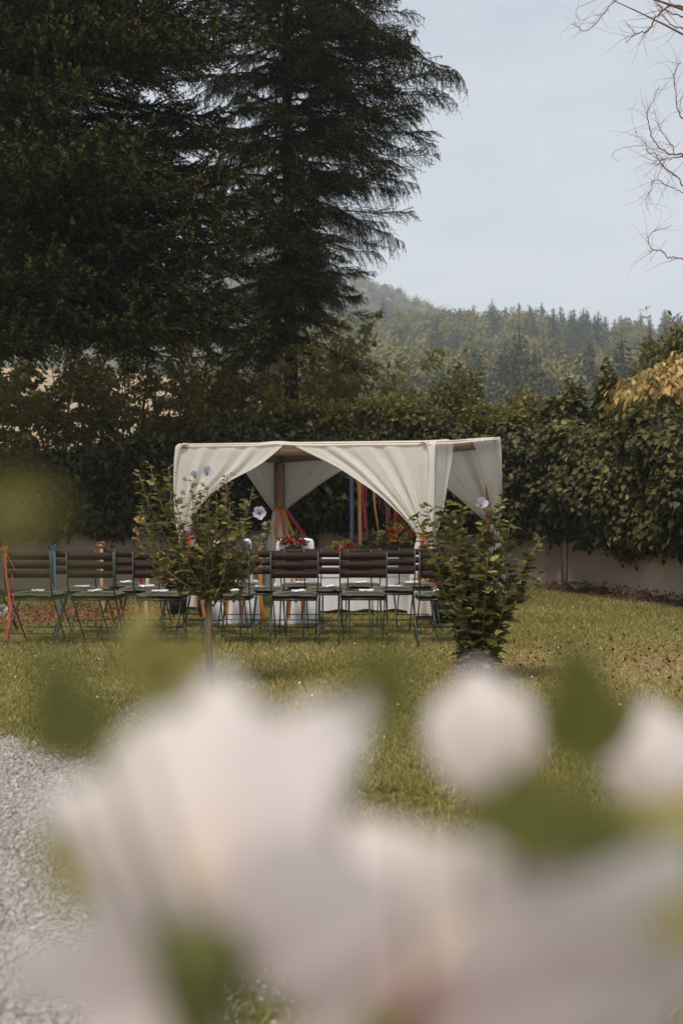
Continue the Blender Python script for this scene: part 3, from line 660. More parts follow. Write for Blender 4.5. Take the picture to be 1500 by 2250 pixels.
WP = [(((1500, 335), (1480, 338), (1450, 322), (1432, 295), (1428, 270), (1424, 245), (1428, 232), (1452, 185)), .009, 2), (((1482, 338), (1480, 315), (1455, 285), (1445, 262), (1440, 235)), .006, 1),
      (((1500, 405), (1490, 385), (1465, 370), (1448, 345), (1442, 333), (1425, 333), (1420, 312), (1397, 285)), .008, 2), (((1500, 567), (1480, 562), (1468, 566), (1455, 550), (1433, 546), (1422, 520), (1435, 508), (1475, 493)), .008, 1),
      (((1500, 8), (1475, 2), (1455, 20), (1440, 35), (1435, 50), (1428, 62), (1400, 68), (1377, 87)), .013, 1), (((1400, 68), (1385, 52), (1376, 42)), .005, 0), (((1375, -30), (1348, 0), (1330, 22), (1317, 38), (1300, 55), (1285, 64), (1270, 52), (1258, 46)), .007, 1),
      (((1330, -15), (1290, 2), (1270, 10), (1265, 20), (1275, 40)), .003, 0), (((1500, 255), (1490, 235), (1485, 190), (1482, 165), (1490, 140), (1500, 130)), .008, 2), (((1500, 340), (1470, 346), (1445, 350)), .008, 1),
      (((1418, 316), (1375, 320), (1350, 330), (1345, 340), (1360, 351), (1370, 343)), .003, 0), (((1500, 420), (1480, 410), (1445, 393), (1433, 395), (1435, 410), (1422, 430), (1420, 445), (1427, 463)), .005, 1), (((1500, 55), (1475, 48), (1455, 20)), .008, 1), (((1500, 30), (1470, 18), (1440, 0)), .009, 1)]
for pl, r0, dp in WP:
    Yk = 9.3+r_.normal()*.25; q = np.array([P(x, y, Yk+.04*r_.normal()) for x, y in pl])-np.array([5.3, 10.2, 0])
    kk = np.linspace(0, 1, len(q)); k2 = np.linspace(0, 1, len(q)*5)
    q2 = np.stack([np.interp(k2, kk, q[:, c]) for c in range(3)], 1); q2[1:-1] = (q2[:-2]+q2[1:-1]*2+q2[2:])/4+r_.normal(size=(len(q2)-2, 3))*.004
    mb = MB(); rr = np.linspace(r0, r0*.4, len(q2))*.8
    if pl[0][0] >= 1500 or pl[0][1] < 0:
        a = q2[0]; c = np.array([0, 0, a[2]-.6+.2*r_.normal()]); mb.tube(bez(c, (c+a)/2+np.array([0, 0, .2]), a, 10), np.linspace(.026, r0, 10), 5)
    mb.tube(q2, rr, 5, caps=False)
    if dp:
        for k in range(int(4+len(q2)*.42)):
            i_ = r_.integers(2, len(q2)-1); curly(mb, q2[i_], unit(q2[i_+1]-q2[i_-1])+r_.normal(size=3)*.8, r_.uniform(.12, .42), max(.0016, rr[i_]*.42), 1 if (dp == 2 and r_.random() < .4) else 0)
    mb.build('branch', m_willow, wt, smooth=True)

# ------------------------------------------------------------------ folding chairs
def make_chair():
    t = empty('folding_chair', (0, 0, 0))
    top = .865
    def slat_mesh(z, h, w_=.43):
        us = np.linspace(-w_/2, w_/2, 9); yb = -.268+(top-z)*.085
        bow = .016*(1-(us/(w_/2))**2)
        ring = []
        for (dy, dz) in ((-.008, -h/2), (-.008, h/2), (.008, h/2), (.008, -h/2)):
            ring.append(np.c_[us, yb+dy+bow*0-bow*1.0, np.full(9, z+dz)+.003*np.cos(us*6)])
        V = np.stack(ring, 1); mb = MB().grid(V, closed=True)
        mb.f.append(np.array([[0, 1, 2, 3], [35, 34, 33, 32]])); return mb.mesh('slat', m_slat)
    for z in (top-.037, top-.12, top-.203): link('slat', slat_mesh(z, .067), t)
    for s in (-1, 1):
        pts = [(s*.214, -.28, top+.004), (s*.214, -.255, .60)]
        pts = np.concatenate([np.array(pts), bez((s*.213, -.252, .575), (s*.21, -.235, .50), (s*.20, -.15, .44), 6), [(s*.19, .235, 0.0)]])
        st = MB().tube(pts, [.014]*3+[.0115]*6, 6, flat=(1, .55)).build('stile', m_frame, t, smooth=True)
        for z in (top-.037, top-.12, top-.203):
            rv = MB().tube([(0, -.004, 0), (0, .001, 0)], [.0045, .0055], 6).build('rivet', m_rivet, st) if s == -1 and z == top-.037 and not hasattr(make_chair, 'rv') else link('rivet', make_chair.rv, st)
            if not hasattr(make_chair, 'rv'): make_chair.rv = rv.data
            rv.location = (s*.214, -.278+(top-z)*.09-.008, z)
        MB().tube([(s*.226, .185, .432), (s*.225, .0, .26), (s*.226, -.235, 0)], .0095, 6).build('leg', m_frame, t, smooth=True)
    MB().tube([(-.23, -.208, .115), (.23, -.208, .115)], .0055, 5).build('stretcher', m_frame, t)
    MB().tube([(-.178, .185, .135), (.178, .185, .135)], .0055, 5).build('stretcher', m_frame, t)
    fr = MB()
    for s in (-1, 1): fr.box((s*.195, 0, .427), (.02, .38, .018))
    fr.box((0, -.188, .427), (.37, .018, .018)).box((0, .188, .427), (.37, .018, .018)).build('seat_frame', m_frame, t)
    sm = MB().box((0, 0, 0), (.40, .066, .014)).mesh('seat_slat', m_slat)
    for k in range(5): o = link('seat_slat', sm, t); o.location = (0, -.16+.08*k, .4445)
    return t
def cushion_mesh(seed):
    r = np.random.default_rng(seed); n, m = 14, 9
    u = np.linspace(-1, 1, n); X_, Y_ = np.meshgrid(u, u)
    def sq(a): return np.sign(a)*np.abs(a)**.85
    th = np.sqrt(np.clip(1-np.maximum(np.abs(X_), np.abs(Y_))**6, 0, 1))
    W_ = .218+.004*np.sin(X_*5+seed); wob = .004*r.normal(size=X_.shape)
    up = np.stack([X_*W_, Y_*.212, .4530+.013+.021*th+wob-.004*np.abs(X_)*np.abs(Y_)], -1)
    lo = np.stack([X_*W_, Y_*.212, .4530+.012-.010*th], -1)
    mb = MB().grid(up); mb.grid(lo[:, ::-1]); return mb.mesh('seat_cushion', m_cush, True)
cush = [cushion_mesh(i) for i in range(4)]
def paper_mesh(seed):
    r = np.random.default_rng(seed); mb = MB(); a = r.uniform(-.5, .5)
    d = np.array([math.cos(a), math.sin(a), 0]); mb.tube([-d*.065+[0, 0, .011], d*.065+[0, 0, .011]], [.0105, .0085], 8)
    b = a+r.uniform(.45, .9)*r.choice([-1, 1]); e = np.array([math.cos(b), math.sin(b), 0]); s = np.array([-e[1], e[0], 0])
    q = e*.02
    mb.add([q-s*.018+[0, 0, .02], q+e*.07-s*.026+[0, 0, .016], q+e*.075+s*.02+[0, 0, .026], q+s*.018+[0, 0, .021], q-s*.018+[0, 0, .001], q+e*.07-s*.026+[0, 0, .001], q+e*.075+s*.02+[0, 0, .001], q+s*.018+[0, 0, .001]],
           [[0, 1, 2, 3], [7, 6, 5, 4], [0, 4, 5, 1], [1, 5, 6, 2], [2, 6, 7, 3], [3, 7, 4, 0]])
    mb.add([-e*.01-s*.03+[0, 0, .002], -e*.05-s*.035+[0, 0, .012], -e*.055+s*.01+[0, 0, .004], -e*.012+s*.01+[0, 0, .016]], [[0, 1, 2], [0, 2, 3]])
    return mb.mesh('rolled_paper', m_paper)
papers = [paper_mesh(3+i) for i in range(5)]
chair0 = make_chair()
ORD = ['first', 'second', 'third', 'fourth', 'fifth', 'sixth', 'seventh', 'eighth']
ROWS = [('nearest row', 9.38, [75, 211, 355, 503, 648, 798, 965], None), ('middle row', 10.05, [178, 308, 442, 580, 717, 862, 1002], None), ('far row', 10.72, [275, 402, 530, 662, 790, 915], None)]
first = True; chairs = {}
for ri, (rn, Yr, pxs, _) in enumerate(ROWS):
    for ci, px in enumerate(pxs):
        c = chair0 if first else copy_tree(chair0); first = False
        x = (px-750)/F*(Yr-.1); yy = Yr+rng.normal()*.02; rz = rng.normal()*.03+(-.05 if px < 300 else 0)+(.06 if px > 900 else 0)
        c.location = (x, yy, 0); c.rotation_euler = (0, 0, rz); chairs[ri, ci] = c
        where = f'{ORD[ci]} from the ribboned end of the {rn}'
        tag(c, f'green folding chair with brown slats, {where}', 'chair', 'folding chairs set out in rows')
        cu = link('seat_cushion', cush[(ri*3+ci) % 4]); cu.location = (x, yy, .0); cu.rotation_euler = (0, 0, rz)
        tag(cu, f'olive cushion on the chair {where}', 'cushion', 'olive seat cushions')
        pa = link('rolled_paper', papers[(ri*2+ci) % 5]); pa.location = (x+rng.normal()*.03-.01, yy-.02+rng.normal()*.03, .4885); pa.rotation_euler = (0, 0, rng.uniform(-.4, .4))
        tag(pa, f'white rolled paper on the cushion {where}', 'paper', 'white papers on the cushions')

# ------------------------------------------------------------------ ribbons
def ribbon(mb, pts, w_, wd=(1, 0, 0), tw=0.):
    pts = np.asarray(pts, float); n = len(pts); k = np.linspace(0, 1, n)
    wd = unit(np.asarray(wd, float)); tg = unit(np.gradient(pts, axis=0)); oth = unit(np.cross(tg, wd)); wv = unit(np.cross(oth, tg))
    ang = tw*k; wv = wv*np.cos(ang)[:, None]+oth*np.sin(ang)[:, None]
    ww = np.broadcast_to(w_, (n,))[:, None]
    return mb.grid(np.stack([pts-wv*ww/2, pts+wv*ww/2], 1))
def hang(p, l, sway=(0, 0), n=16, wob=.012):
    k = np.linspace(0, 1, n); ph = rng.uniform(0, 6.28)
    return np.asarray(p)+np.c_[sway[0]*k+wob*np.sin(k*7+ph)*k, sway[1]*k+wob*np.cos(k*6+ph)*k, -l*k]
def bow(mb, p, s, w_=.03):
    for sg in (-1, 1):
        a = np.linspace(0, math.pi*1.9, 12); lp = np.asarray(p)+np.c_[sg*s*(1-np.cos(a))*.5, .012*np.sin(a*2), s*.55*np.sin(a)+.02]
        ribbon(mb, lp, w_, (0, 1, 0))
    mb.box(p, (.03, .03, .03))
def chair_pt(ri, ci, s):
    c = chairs[ri, ci]; return np.array([c.location.x+s*.214, c.location.y-.292, .865])
GR = 'ribbons tied to the aisle chairs'
p = chair_pt(0, 0, -1)
mb = MB(); k = np.linspace(0, 1, 18)
e = np.array([p[0]+.27, p[1]+.22, .492]); ribbon(mb, np.c_[p[0]+.01+(e[0]-p[0])*np.minimum(1, k*1.0), p[1]-.02+(e[1]-p[1])*k**1.5+.02*k, p[2]-(p[2]-e[2])*np.sin(k*math.pi/2)**1.0+.02*(1-k)], .032, (0, 1, 0)); bow(mb, p+[0, -.005, .02], .03)
tag(mb.build('ribbon', m_rib['orange']), 'orange ribbon sweeping down onto the first cushion of the nearest row', 'ribbon', GR)
mb = MB(); ribbon(mb, hang(p+[.012, -.015, 0], .80, (.045, .0), wob=.025), .019, (1, .3, 0)); tag(mb.build('ribbon', m_rib['coral']), 'coral ribbon hanging straight down the first chair of the nearest row', 'ribbon', GR)
mb = MB(); ribbon(mb, np.concatenate([hang(p+[.07, -.01, -.2], .18, (.02, .0), 8), hang(p+[.085, -.01, -.4], .42, (-.04, .0), 8)]), .012, (1, 0, 0)); tag(mb.build('ribbon', m_rib['pink']), 'thin pink ribbon curling beside the coral one on the first chair', 'ribbon', GR)
p = chair_pt(1, 0, -1)
mb = MB(); bow(mb, p+[0, -.005, .02], .028); ribbon(mb, hang(p+[.01, -.015, 0], .80, (.05, 0), wob=.025), .022, (1, .4, 0)); tag(mb.build('ribbon', m_rib['blue']), 'blue ribbon hanging from the first chair of the middle row', 'ribbon', GR)
mb = MB(); ribbon(mb, hang(p+[-.03, -.012, -.05], .62, (.03, 0)), .013); tag(mb.build('ribbon', m_rib['red']), 'thin red ribbon beside the blue one on the middle row', 'ribbon', GR)
p = chair_pt(2, 0, -1)
mb = MB(); bow(mb, p+[0, -.005, .03], .04); ribbon(mb, hang(p+[.01, -.015, 0], .84, (.02, 0)), .035); tag(mb.build('ribbon', m_rib['peach']), 'peach ribbon with a bow on the first chair of the far row', 'ribbon', GR)
p = chair_pt(2, 0, 1)
mb = MB(); bow(mb, p+[0, -.005, .025], .03); ribbon(mb, hang(p+[.02, -.015, 0], .7, (-.02, 0)), .022); tag(mb.build('ribbon', m_rib['pink']), 'hot pink ribbon knotted between the first two far row chairs', 'ribbon', GR)
mb = MB(); ribbon(mb, hang(p+[.06, -.012, -.02], .78, (0, 0)), .034); tag(mb.build('ribbon', m_rib['cream']), 'cream ribbon hanging beside the hot pink one', 'ribbon', GR)
for cc, dx, nm_, l in ((1, .2, 'orange', .72), (2, .1, 'orange', .8)):
    p = chair_pt(2, cc, 1); mb = MB(); bow(mb, p+[0, -.005, .02], .028); ribbon(mb, hang(p+[0, -.015, 0], l, (.03, 0)), .034)
    tag(mb.build('ribbon', m_rib[nm_]), f'orange ribbon on the {ORD[cc]} chair of the far row', 'ribbon', GR)

# ------------------------------------------------------------------ canopy
CA, CC, CD, CB = np.array([-1.98, 12.84, 2.14]), np.array([.98, 11.65, 2.08]), np.array([2.17, 14.5, 2.36]), np.array([-.97, 15.6, 2.22])
cen = (CA+CB+CC+CD)/4
can = empty('wedding_canopy', (cen[0], cen[1], 0), 0, 'square timber canopy draped in tied-back cream cloth over the ceremony table', 'canopy'); o0 = np.array([cen[0], cen[1], 0])
crot = math.atan2(*(CC-CA)[1::-1])
for c in (CA, CB, CC, CD): MB().box((*(c-o0)[:2], (c[2]-.14)/2-.003), (.125, .125, c[2]-.146), crot).build('post', m_wood, can)
for a, b in ((CA, CC), (CC, CD), (CB, CD), (CA, CB)):
    d = unit(b-a); sdv = unit(np.cross(d, [0, 0, 1.])); q = []
    a2, b2_ = a-d*.07-o0, b+d*.07-o0
    for base in (a2, b2_): q.append([base+sdv*.05+[0, 0, -.14], base-sdv*.05+[0, 0, -.14], base-sdv*.05, base+sdv*.05])
    m_ = MB().grid(np.array(q), closed=True); m_.f.append(np.array([[3, 2, 1, 0], [4, 5, 6, 7]])); m_.build('beam', m_wood, can)
# roof cloth: follows the four beams, rolls over their outer edges
n = 40; u = np.linspace(-.028, 1.028, n); U, Vv = np.meshgrid(u, u)
cu_, cv_ = np.clip(U, 0, 1)[..., None], np.clip(Vv, 0, 1)[..., None]
S = CA*(1-U[..., None])*(1-Vv[..., None])+CC*U[..., None]*(1-Vv[..., None])+CB*(1-U[..., None])*Vv[..., None]+CD*U[..., None]*Vv[..., None]
edge_k = np.clip(np.maximum(np.abs(U-.5), np.abs(Vv-.5))-.5, 0, 1)/.028
S[..., 2] += .018-.10*np.sin(np.clip(U, 0, 1)*math.pi)*np.sin(np.clip(Vv, 0, 1)*math.pi)+.02*np.exp(-((U-.4)/.06)**2)*np.exp(-(Vv/.08)**2)+.008*np.sin(U*23)*np.sin(Vv*5)-.04*edge_k**2
MB().grid(S-o0).build('roof_cloth', m_cloth, can, smooth=True)
LIN = ([0, .5, 1], [0, .56, 1]); SWAG = ([0, .12, .27, .35, .5, .7, 1], [0, .11, .295, .48, .7, .88, 1]); FULL = ([0, .26, .55, .81, 1], [0, .39, .70, .895, 1])
def curtain(post, toward, frac, tie_z, seed, outward, prof=None):
    "half a curtain: hangs from the beam between post and post+frac*(toward-post), gathered at the tie on the post"
    r = np.random.default_rng(seed); d = toward-post; nu, nv = 46, 34
    u0 = -.14/(frac*np.linalg.norm(d[:2]))
    u = np.r_[np.linspace(u0, 0, 4)[:-1], np.linspace(0, 1, nu-3)][None]; v = np.linspace(0, 1, nv)[:, None]
    pv, pp_ = prof or LIN; vv = np.linspace(0, 1, 60); sm_ = np.convolve(np.pad(np.interp(vv, pv, pp_), 4, mode='edge'), np.ones(9)/9, 'valid'); drop = np.interp(v, vv, sm_)
    hx = np.where(u < 0, u*frac*(1-.55*v**5), u*frac*(1-drop))      # fraction of the span from the post
    hx = hx+.028*(u-.3)*v**3
    top = post[2]+d[2]*(u*frac)+.022
    sag = .075*(.35+np.sin(np.clip(u, 0, 1)*math.pi))*np.sin(v*math.pi)*(u > 0)
    z = top+(tie_z-top)*v-sag
    nf = 5+2*frac*3; ph = r.uniform(0, 6)
    fold = (.034*np.sin(u*nf*2*math.pi*.5+ph+1.3*v)+.022*np.sin(u*nf*5+ph*2+2*v)+.008*np.sin(u*nf*11+ph-3*v))*(.12+v**.7)*(1-.55*v**4)
    out = .06+.02*np.clip(v*5, 0, 1)+fold+.02*np.sin(v*3.1)
    out = out-.075*np.clip(1-v*30, 0, 1)
    V = np.stack([post[0]+d[0]*hx+outward[0]*out, post[1]+d[1]*hx+outward[1]*out, z+0*u], -1)
    return V
def side(a, b, fa, fb, tza, tzb, seed, za=None, zb=None):
    d = unit((b-a)[:2]); nrm = np.array([d[1], -d[0]]); nrm = nrm if nrm@((a+b)[:2]/2-cen[:2]) > 0 else -nrm
    if fa: MB().grid(curtain(a, b, fa, tza, seed, nrm, za)-o0).build('curtain', m_cloth, can, smooth=True)
    if fb: MB().grid(curtain(b, a, fb, tzb, seed+1, nrm, zb)-o0).build('curtain', m_cloth, can, smooth=True)
TA, TC, TD, TB = .98, .98, 1.12, 1.34
side(CA, CC, .45, .555, TA, TC, 1, SWAG, FULL)
side(CC, CD, .33, .42, TC, TD, 11)
side(CB, CD, .5, .48, TB, TD, 21)
side(CA, CB, .25, .55, TA, TB, 31)
for c, tz, s_ in ((CA, TA, 1), (CC, TC, 2), (CD, TD, 3), (CB, TB, 4)):
    th = np.linspace(0, 2*math.pi, 44, endpoint=False)[None]; v = np.linspace(0, 1, 18)[:, None]
    rad = np.interp(v, [0, .08, .4, 1], [.085, .105, .16, .185])*(1+(.1+.1*v)*np.sin(th*7+s_+1.2*v)+.05*np.sin(th*12+2*s_))
    V = np.stack([c[0]+rad*np.cos(th), c[1]+rad*np.sin(th), tz+.02-(tz-.05)*v+0*th], -1)
    MB().grid(V-o0, closed=True).build('curtain_tail', m_cloth, can, smooth=True)
GT = 'ribbons tying back the canopy curtains'
for c, tz, cols_, lab in ((CB, TB, ('orange', 'coral', 'orange', 'pink'), 'at the rear post seen through the opening'), (CA, TA, ('pink', 'orange', 'coral'), 'at the post behind the small round-headed hibiscus'), (CD, TD, ('orange', 'pink', 'cream'), 'at the farther right-hand post above the leafy hibiscus'), (CC, TC, ('orange', 'red'), 'at the near post behind the flowers')):
    f = unit(-c[:2]); pf = np.r_[c[:2]+f*.105, tz]
    th = np.linspace(0, 2*math.pi, 20); band = np.stack([np.c_[c[0]+(.10+.006*np.sin(3*th))*np.cos(th), c[1]+(.10+.006*np.sin(3*th))*np.sin(th), tz+dz+.01*np.sin(th*2)] for dz in (-.025, .03)])
    mb = MB().grid(band); bow(mb, pf+np.r_[f*.02, 0], .06, .045)
    tag(mb.build('ribbon_tie', m_rib[cols_[0]]), f'{cols_[0]} ribbon bow {lab}', 'ribbon', GT)
    for k, cn in enumerate(cols_[1:] if len(cols_) < 4 else cols_):
        mb = MB(); ribbon(mb, hang(pf+np.r_[f*.05, 0]+np.array([-.03+.045*k, 0, 0]), .36+.13*k % .3+.15, (.16*k-.04, 0)), .045, (1, .2, 0), .6)
        od = '' if len(cols_) < 4 else ('shorter ' if k == 0 else 'longer ' if k == 2 else '')
        tag(mb.build('ribbon', m_rib[cn]), f'{od}{cn} ribbon tail hanging {lab}', 'ribbon', GT)
# ribbons hanging inside the canopy
RB = ((772, 1195, 'blue', .055, 0, 'long blue'), (784, 1108, 'orange', .045, .9, 'short curly orange'), (790, 1205, 'peach', .055, 0, 'broad peach'), (798, 1160, 'coral', .02, .3, 'thin coral'), (804, 1185, 'pink', .028, .2, 'magenta'), (824, 1207, 'peach', .042, 1.2, 'twisting peach'),
      (834, 1120, 'red', .014, .2, 'very thin red'), (845, 1150, 'blue', .018, .5, 'thin blue'), (853, 1150, 'red', .032, .2, 'red'), (860, 1140, 'coral', .015, .8, 'curling coral'), (868, 1158, 'orange', .035, .1, 'orange'), (884, 1165, 'pink', .03, .3, 'pink'), (900, 1150, 'coral', .03, .3, 'coral'))
for px, py, cn, w_, tw, ds in RB:
    x = (px-750)/F*15.0; t_ = (x-CB[0])/(CD[0]-CB[0]); base = CB+(CD-CB)*t_; zt_ = base[2]-.05
    ze = P(px, py, base[1])[2]; x = (px-750)/F*base[1]
    mb = MB(); ribbon(mb, hang((x, base[1]-.062, zt_), zt_-ze, (0, -.03), wob=.05*min(1, tw)+.004), w_, (1, .3, 0), tw*1.5)
    tag(mb.build('ribbon', m_rib[cn]), f'{ds} ribbon hanging from the rear beam of the canopy', 'ribbon', 'ribbons hanging inside the canopy')

# ------------------------------------------------------------------ ceremony table
tx, ty, tl, td_ = .22, 12.75, 1.45, .7
tb = empty('ceremony_table', (tx, ty, 0), 0.06, 'ceremony table hidden under white cloth beneath the canopy', 'table')
MB().box((0, 0, .735), (tl-.02, td_-.02, .03)).build('tabletop', m_wood, tb)
lm = MB().box((0, 0, .36), (.05, .05, .715)).mesh('leg', m_wood)
for sx in (-1, 1):
    for sy in (-1, 1): o = link('leg', lm, tb); o.location = (sx*(tl/2-.1), sy*(td_/2-.1), 0)
def rr_ring(hx, hy, n, rc=.04):
    "rounded-rectangle outline"
    per = []
    m = n//4
    for k, (cx, cy) in enumerate(((1, -1), (1, 1), (-1, 1), (-1, -1))):
        nx_, ny_ = ((1, 1), (-1, 1), (-1, -1), (1, -1))[k]
        s = np.linspace(0, 1, m, endpoint=False)[:, None]
        p0 = np.array([cx*hx, cy*hy]); p1 = np.array([nx_*hx, ny_*hy]); per.append(p0+(p1-p0)*s)
    return np.concatenate(per)
tcl = empty('tablecloth', (tx, ty, 0), .06, 'white tablecloth with a pleated skirt over the ceremony table', 'tablecloth')
rg = rr_ring(tl/2+.015, td_/2+.015, 240); kk = np.arange(240)
rows_ = [np.c_[rg*.0, np.full(240, .757)], np.c_[rg*.98, np.full(240, .757)], np.c_[rg, np.full(240, .752)], np.c_[rg*1.01, np.full(240, .70)], np.c_[rg*(1.014+.004*np.sin(kk*.6))[:, None], .47+.006*np.sin(kk*.25)]]
MB().grid(np.stack(rows_), closed=True).build('top_cloth', m_table, tcl)
rows_ = []
for z, am in ((.56, .008), (.45, .016), (.3, .022), (.12, .028), (.055, .03)):
    q = rg*(1-.012+am*.6*np.sin(kk*2*math.pi/6.2)*.5+am*.3*np.sin(kk*.31))[:, None]; rows_.append(np.c_[q, z+(.012*np.sin(kk*.45) if z < .06 else 0*kk)])
MB().grid(np.stack(rows_), closed=True).build('pleated_skirt', m_table, tcl, smooth=True)

# ------------------------------------------------------------------ satin covered chairs
def satin_chair(px, Yc, label):
    x = (px-750)/F*Yc
    t = empty('covered_chair', (x, Yc, 0), rng.normal()*.04, label, 'chair', 'satin covered chairs before the table')
    n = 72; k = np.arange(n)
    lo = rr_ring(.235, .25, n); rows_ = []
    for z, sc_, am in ((.005, 1.12, .05), (.12, 1.08, .04), (.28, 1.03, .025), (.42, 1.0, .01), (.47, .98, .0), (.475, .9, 0), (.476, 0, 0)):
        rows_.append(np.c_[lo*(sc_+am*np.sin(k*2*math.pi/9+z*3)+am*.5*np.sin(k*1.1))[:, None], np.full(n, z)])
    MB().grid(np.stack(rows_), closed=True).build('seat_cover', m_satin, t, smooth=True)
    bk = rr_ring(.215, .04, n); rows_ = []
    for z, sc_, am in ((.40, 1.04, .01), (.6, 1.0, .012), (.8, .98, .012), (.92, .96, .008), (.955, .88, .0), (.965, .6, 0), (.968, 0, 0)):
        q = bk*(sc_+am*np.sin(k*.9+z*9))[:, None]; q[:, 1] -= .205+(z-.4)*.09; rows_.append(np.c_[q, np.full(n, z)])
    MB().grid(np.stack(rows_), closed=True).build('back_cover', m_satin, t, smooth=True)
    for sx in (-1, 1): MB().tube([(sx*.19, -.19, 0), (sx*.19, -.19, .44)], .014, 6).build('leg', m_wood, t)
    return t
sc1 = satin_chair(650, 11.35, 'white satin covered chair with red and orange flowers on its back')
sc2 = satin_chair(518, 11.35, 'white satin covered chair mostly hidden behind the small hibiscus tree')
GS = 'ribbons on the satin covered chairs'
for s_, px, lab in ((sc1, 650, 'satin chair with the red flowers'), (sc2, 518, 'satin chair behind the hibiscus')):
    for k, (cn, dx, l) in enumerate((('orange', -.02, .78), ('blue', .02, .6), ('coral', .06, .8))):
        p = np.array([s_.location.x+dx, s_.location.y-.325, .86]); mb = MB(); ribbon(mb, hang(p, l, (.03*(k-1), -.045)), .03, (1, .2, 0)); tag(mb.build('ribbon', m_rib[cn]), f'{cn} ribbon down the back of the {lab}', 'ribbon', GS)

# ------------------------------------------------------------------ flowers
def bloom_mesh(mat, seed):
    r = np.random.default_rng(seed); mb = MB(); T = np.array([[0, 0, 0], [.5, .45, .1], [1, .25, .3], [1, -.25, .3], [.5, -.45, .1]]); TF = np.array([[0, 1, 4], [1, 2, 4], [2, 3, 4]])
    for ring, (nn, el, l) in enumerate(((6, .25, 1.), (5, .8, .85), (4, 1.25, .6))):
        a = np.arange(nn)*2*math.pi/nn+ring*.5+r.normal(size=nn)*.1
        ax = np.c_[np.cos(a)*math.cos(el), np.sin(a)*math.cos(el), np.full(nn, math.sin(el))]; nm = np.c_[-np.cos(a)*math.sin(el), -np.sin(a)*math.sin(el), np.full(nn, math.cos(el))]
        mb.leaves(np.zeros((nn, 3)), ax, nm, l, T, TF, 1.1)
    return mb.mesh('blossom', mat)
BL = {k: [bloom_mesh(m, i) for i in range(2)] for k, m in m_bl.items()}
def arrangement(c, rx, rz, blooms, label, n_leaf=120, base=None, leafmat=None, size=(.03, .05), group='flower arrangements of the ceremony', rest=0., spikes=0):
    r = np.random.default_rng(int(abs(c[0]*1000)+c[2]*77) % 9999); t = empty('flower_arrangement', (c[0], c[1], rest), 0, label, 'flowers', group); z0 = c[2]-rest
    if base == 'pot':
        h_ = max(.1, z0-.05)
        MB().grid(np.stack([np.c_[np.cos(np.linspace(0, 2*math.pi, 14, endpoint=False))*q, np.sin(np.linspace(0, 2*math.pi, 14, endpoint=False))*q, np.full(14, z)] for q, z in ((0, .002), (rx*.32, .002), (rx*.45, h_), (rx*.4, h_), (0, h_*.9))]), closed=True).build('pot', m_black, t)
    else:
        MB().grid(np.stack([np.c_[np.cos(np.linspace(0, 2*math.pi, 12, endpoint=False))*q*1.4, np.sin(np.linspace(0, 2*math.pi, 12, endpoint=False))*q, np.full(12, z)] for q, z in ((0, .003), (rx*.4, .003), (rx*.5, .03), (0, .05))]), closed=True).build('tray', m_black, t)
    d = unit(r.normal(size=(n_leaf, 3))); d[:, 2] = np.abs(d[:, 2]); p = d*r.random((n_leaf, 1))**.5*np.array([rx, rx*.6, rz])*1.1+np.array([0, 0, z0])
    p[:, 2] = np.maximum(p[:, 2], .02)
    MB().leaves(p, d+r.normal(size=(n_leaf, 3))*.4, r.normal(size=(n_leaf, 3))+np.array([0, 0, 1]), r.uniform(.04, .09, n_leaf), T_KITE, F_KITE).build('greenery', leafmat or m_hib, t)['kind'] = 'stuff'
    for cn, nn, s_ in blooms:
        for k in range(nn):
            v = unit(r.normal(size=3)); v[1] = -abs(v[1])*.9; v[2] = abs(v[2])*.9
            pos = v*r.uniform(.6, 1.02)*np.array([rx, rx*.6, rz])+np.array([0, 0, z0]); pos[2] = max(pos[2], .03)
            zq = Vector(unit(v+np.array([0, -.5, .3]))).to_track_quat('Z', 'Y').to_matrix().to_4x4()
            s2 = s_*r.uniform(.8, 1.2)
            link('blossom', BL[cn][k % 2], t, Matrix.Translation(Vector(pos)) @ zq @ Matrix.Scale(s2, 4))
    if spikes:
        mb = MB()
        for k in range(spikes):
            b = np.array([r.normal()*.05, r.normal()*.04, z0+rz*.5]); e = b+np.array([r.normal()*.07, r.normal()*.05, r.uniform(.2, .38)]); mb.tube(bez(b, (b+e)/2, e, 5), np.linspace(.006, .002, 5), 3)
            q = b+(e-b)*np.linspace(.35, 1, 26)[:, None]+r.normal(size=(26, 3))*.012
            mb.leaves(q, r.normal(size=(26, 3))+np.array([0, 0, .5]), r.normal(size=(26, 3)), .035, T_KITE, F_KITE)
        mb.build('flower_spike', m_bl['crimson'], t)
    return t
a1 = arrangement(np.array([sc1.location.x-.02, sc1.location.y-.33, .90]), .14, .10, (('red', 9, .035), ('orange', 5, .032), ('crimson', 4, .03)), 'red and orange posy tied on the satin chair back', 70, rest=.84)
a1b = arrangement(np.array([sc2.location.x, sc2.location.y-.33, .90]), .13, .10, (('red', 7, .035), ('orange', 4, .032)), 'red posy on the satin chair behind the hibiscus', 60, rest=.84)
arrangement(np.array([tx-.18, ty-.1, .80]), .19, .10, (('crimson', 7, .035), ('red', 5, .035), ('orange', 7, .035), ('blush', 4, .025)), 'low red and orange table flowers beside the satin chair', 90, rest=.758)
arrangement(np.array([tx+.52, ty-.05, .90]), .24, .26, (('yellow', 4, .06), ('crimson', 8, .04), ('orange', 7, .04), ('blush', 7, .04), ('red', 4, .035)), 'tall table bouquet with yellow roses and red spikes', 220, rest=.758, base='pot', spikes=4)
arrangement(np.array([1.12, 11.18, .38]), .3, .24, (('crimson', 8, .05), ('orange', 8, .045), ('yellow', 6, .045), ('blush', 6, .04), ('red', 6, .045)), 'flowers standing on the lawn at the near canopy post', 160, base='pot')
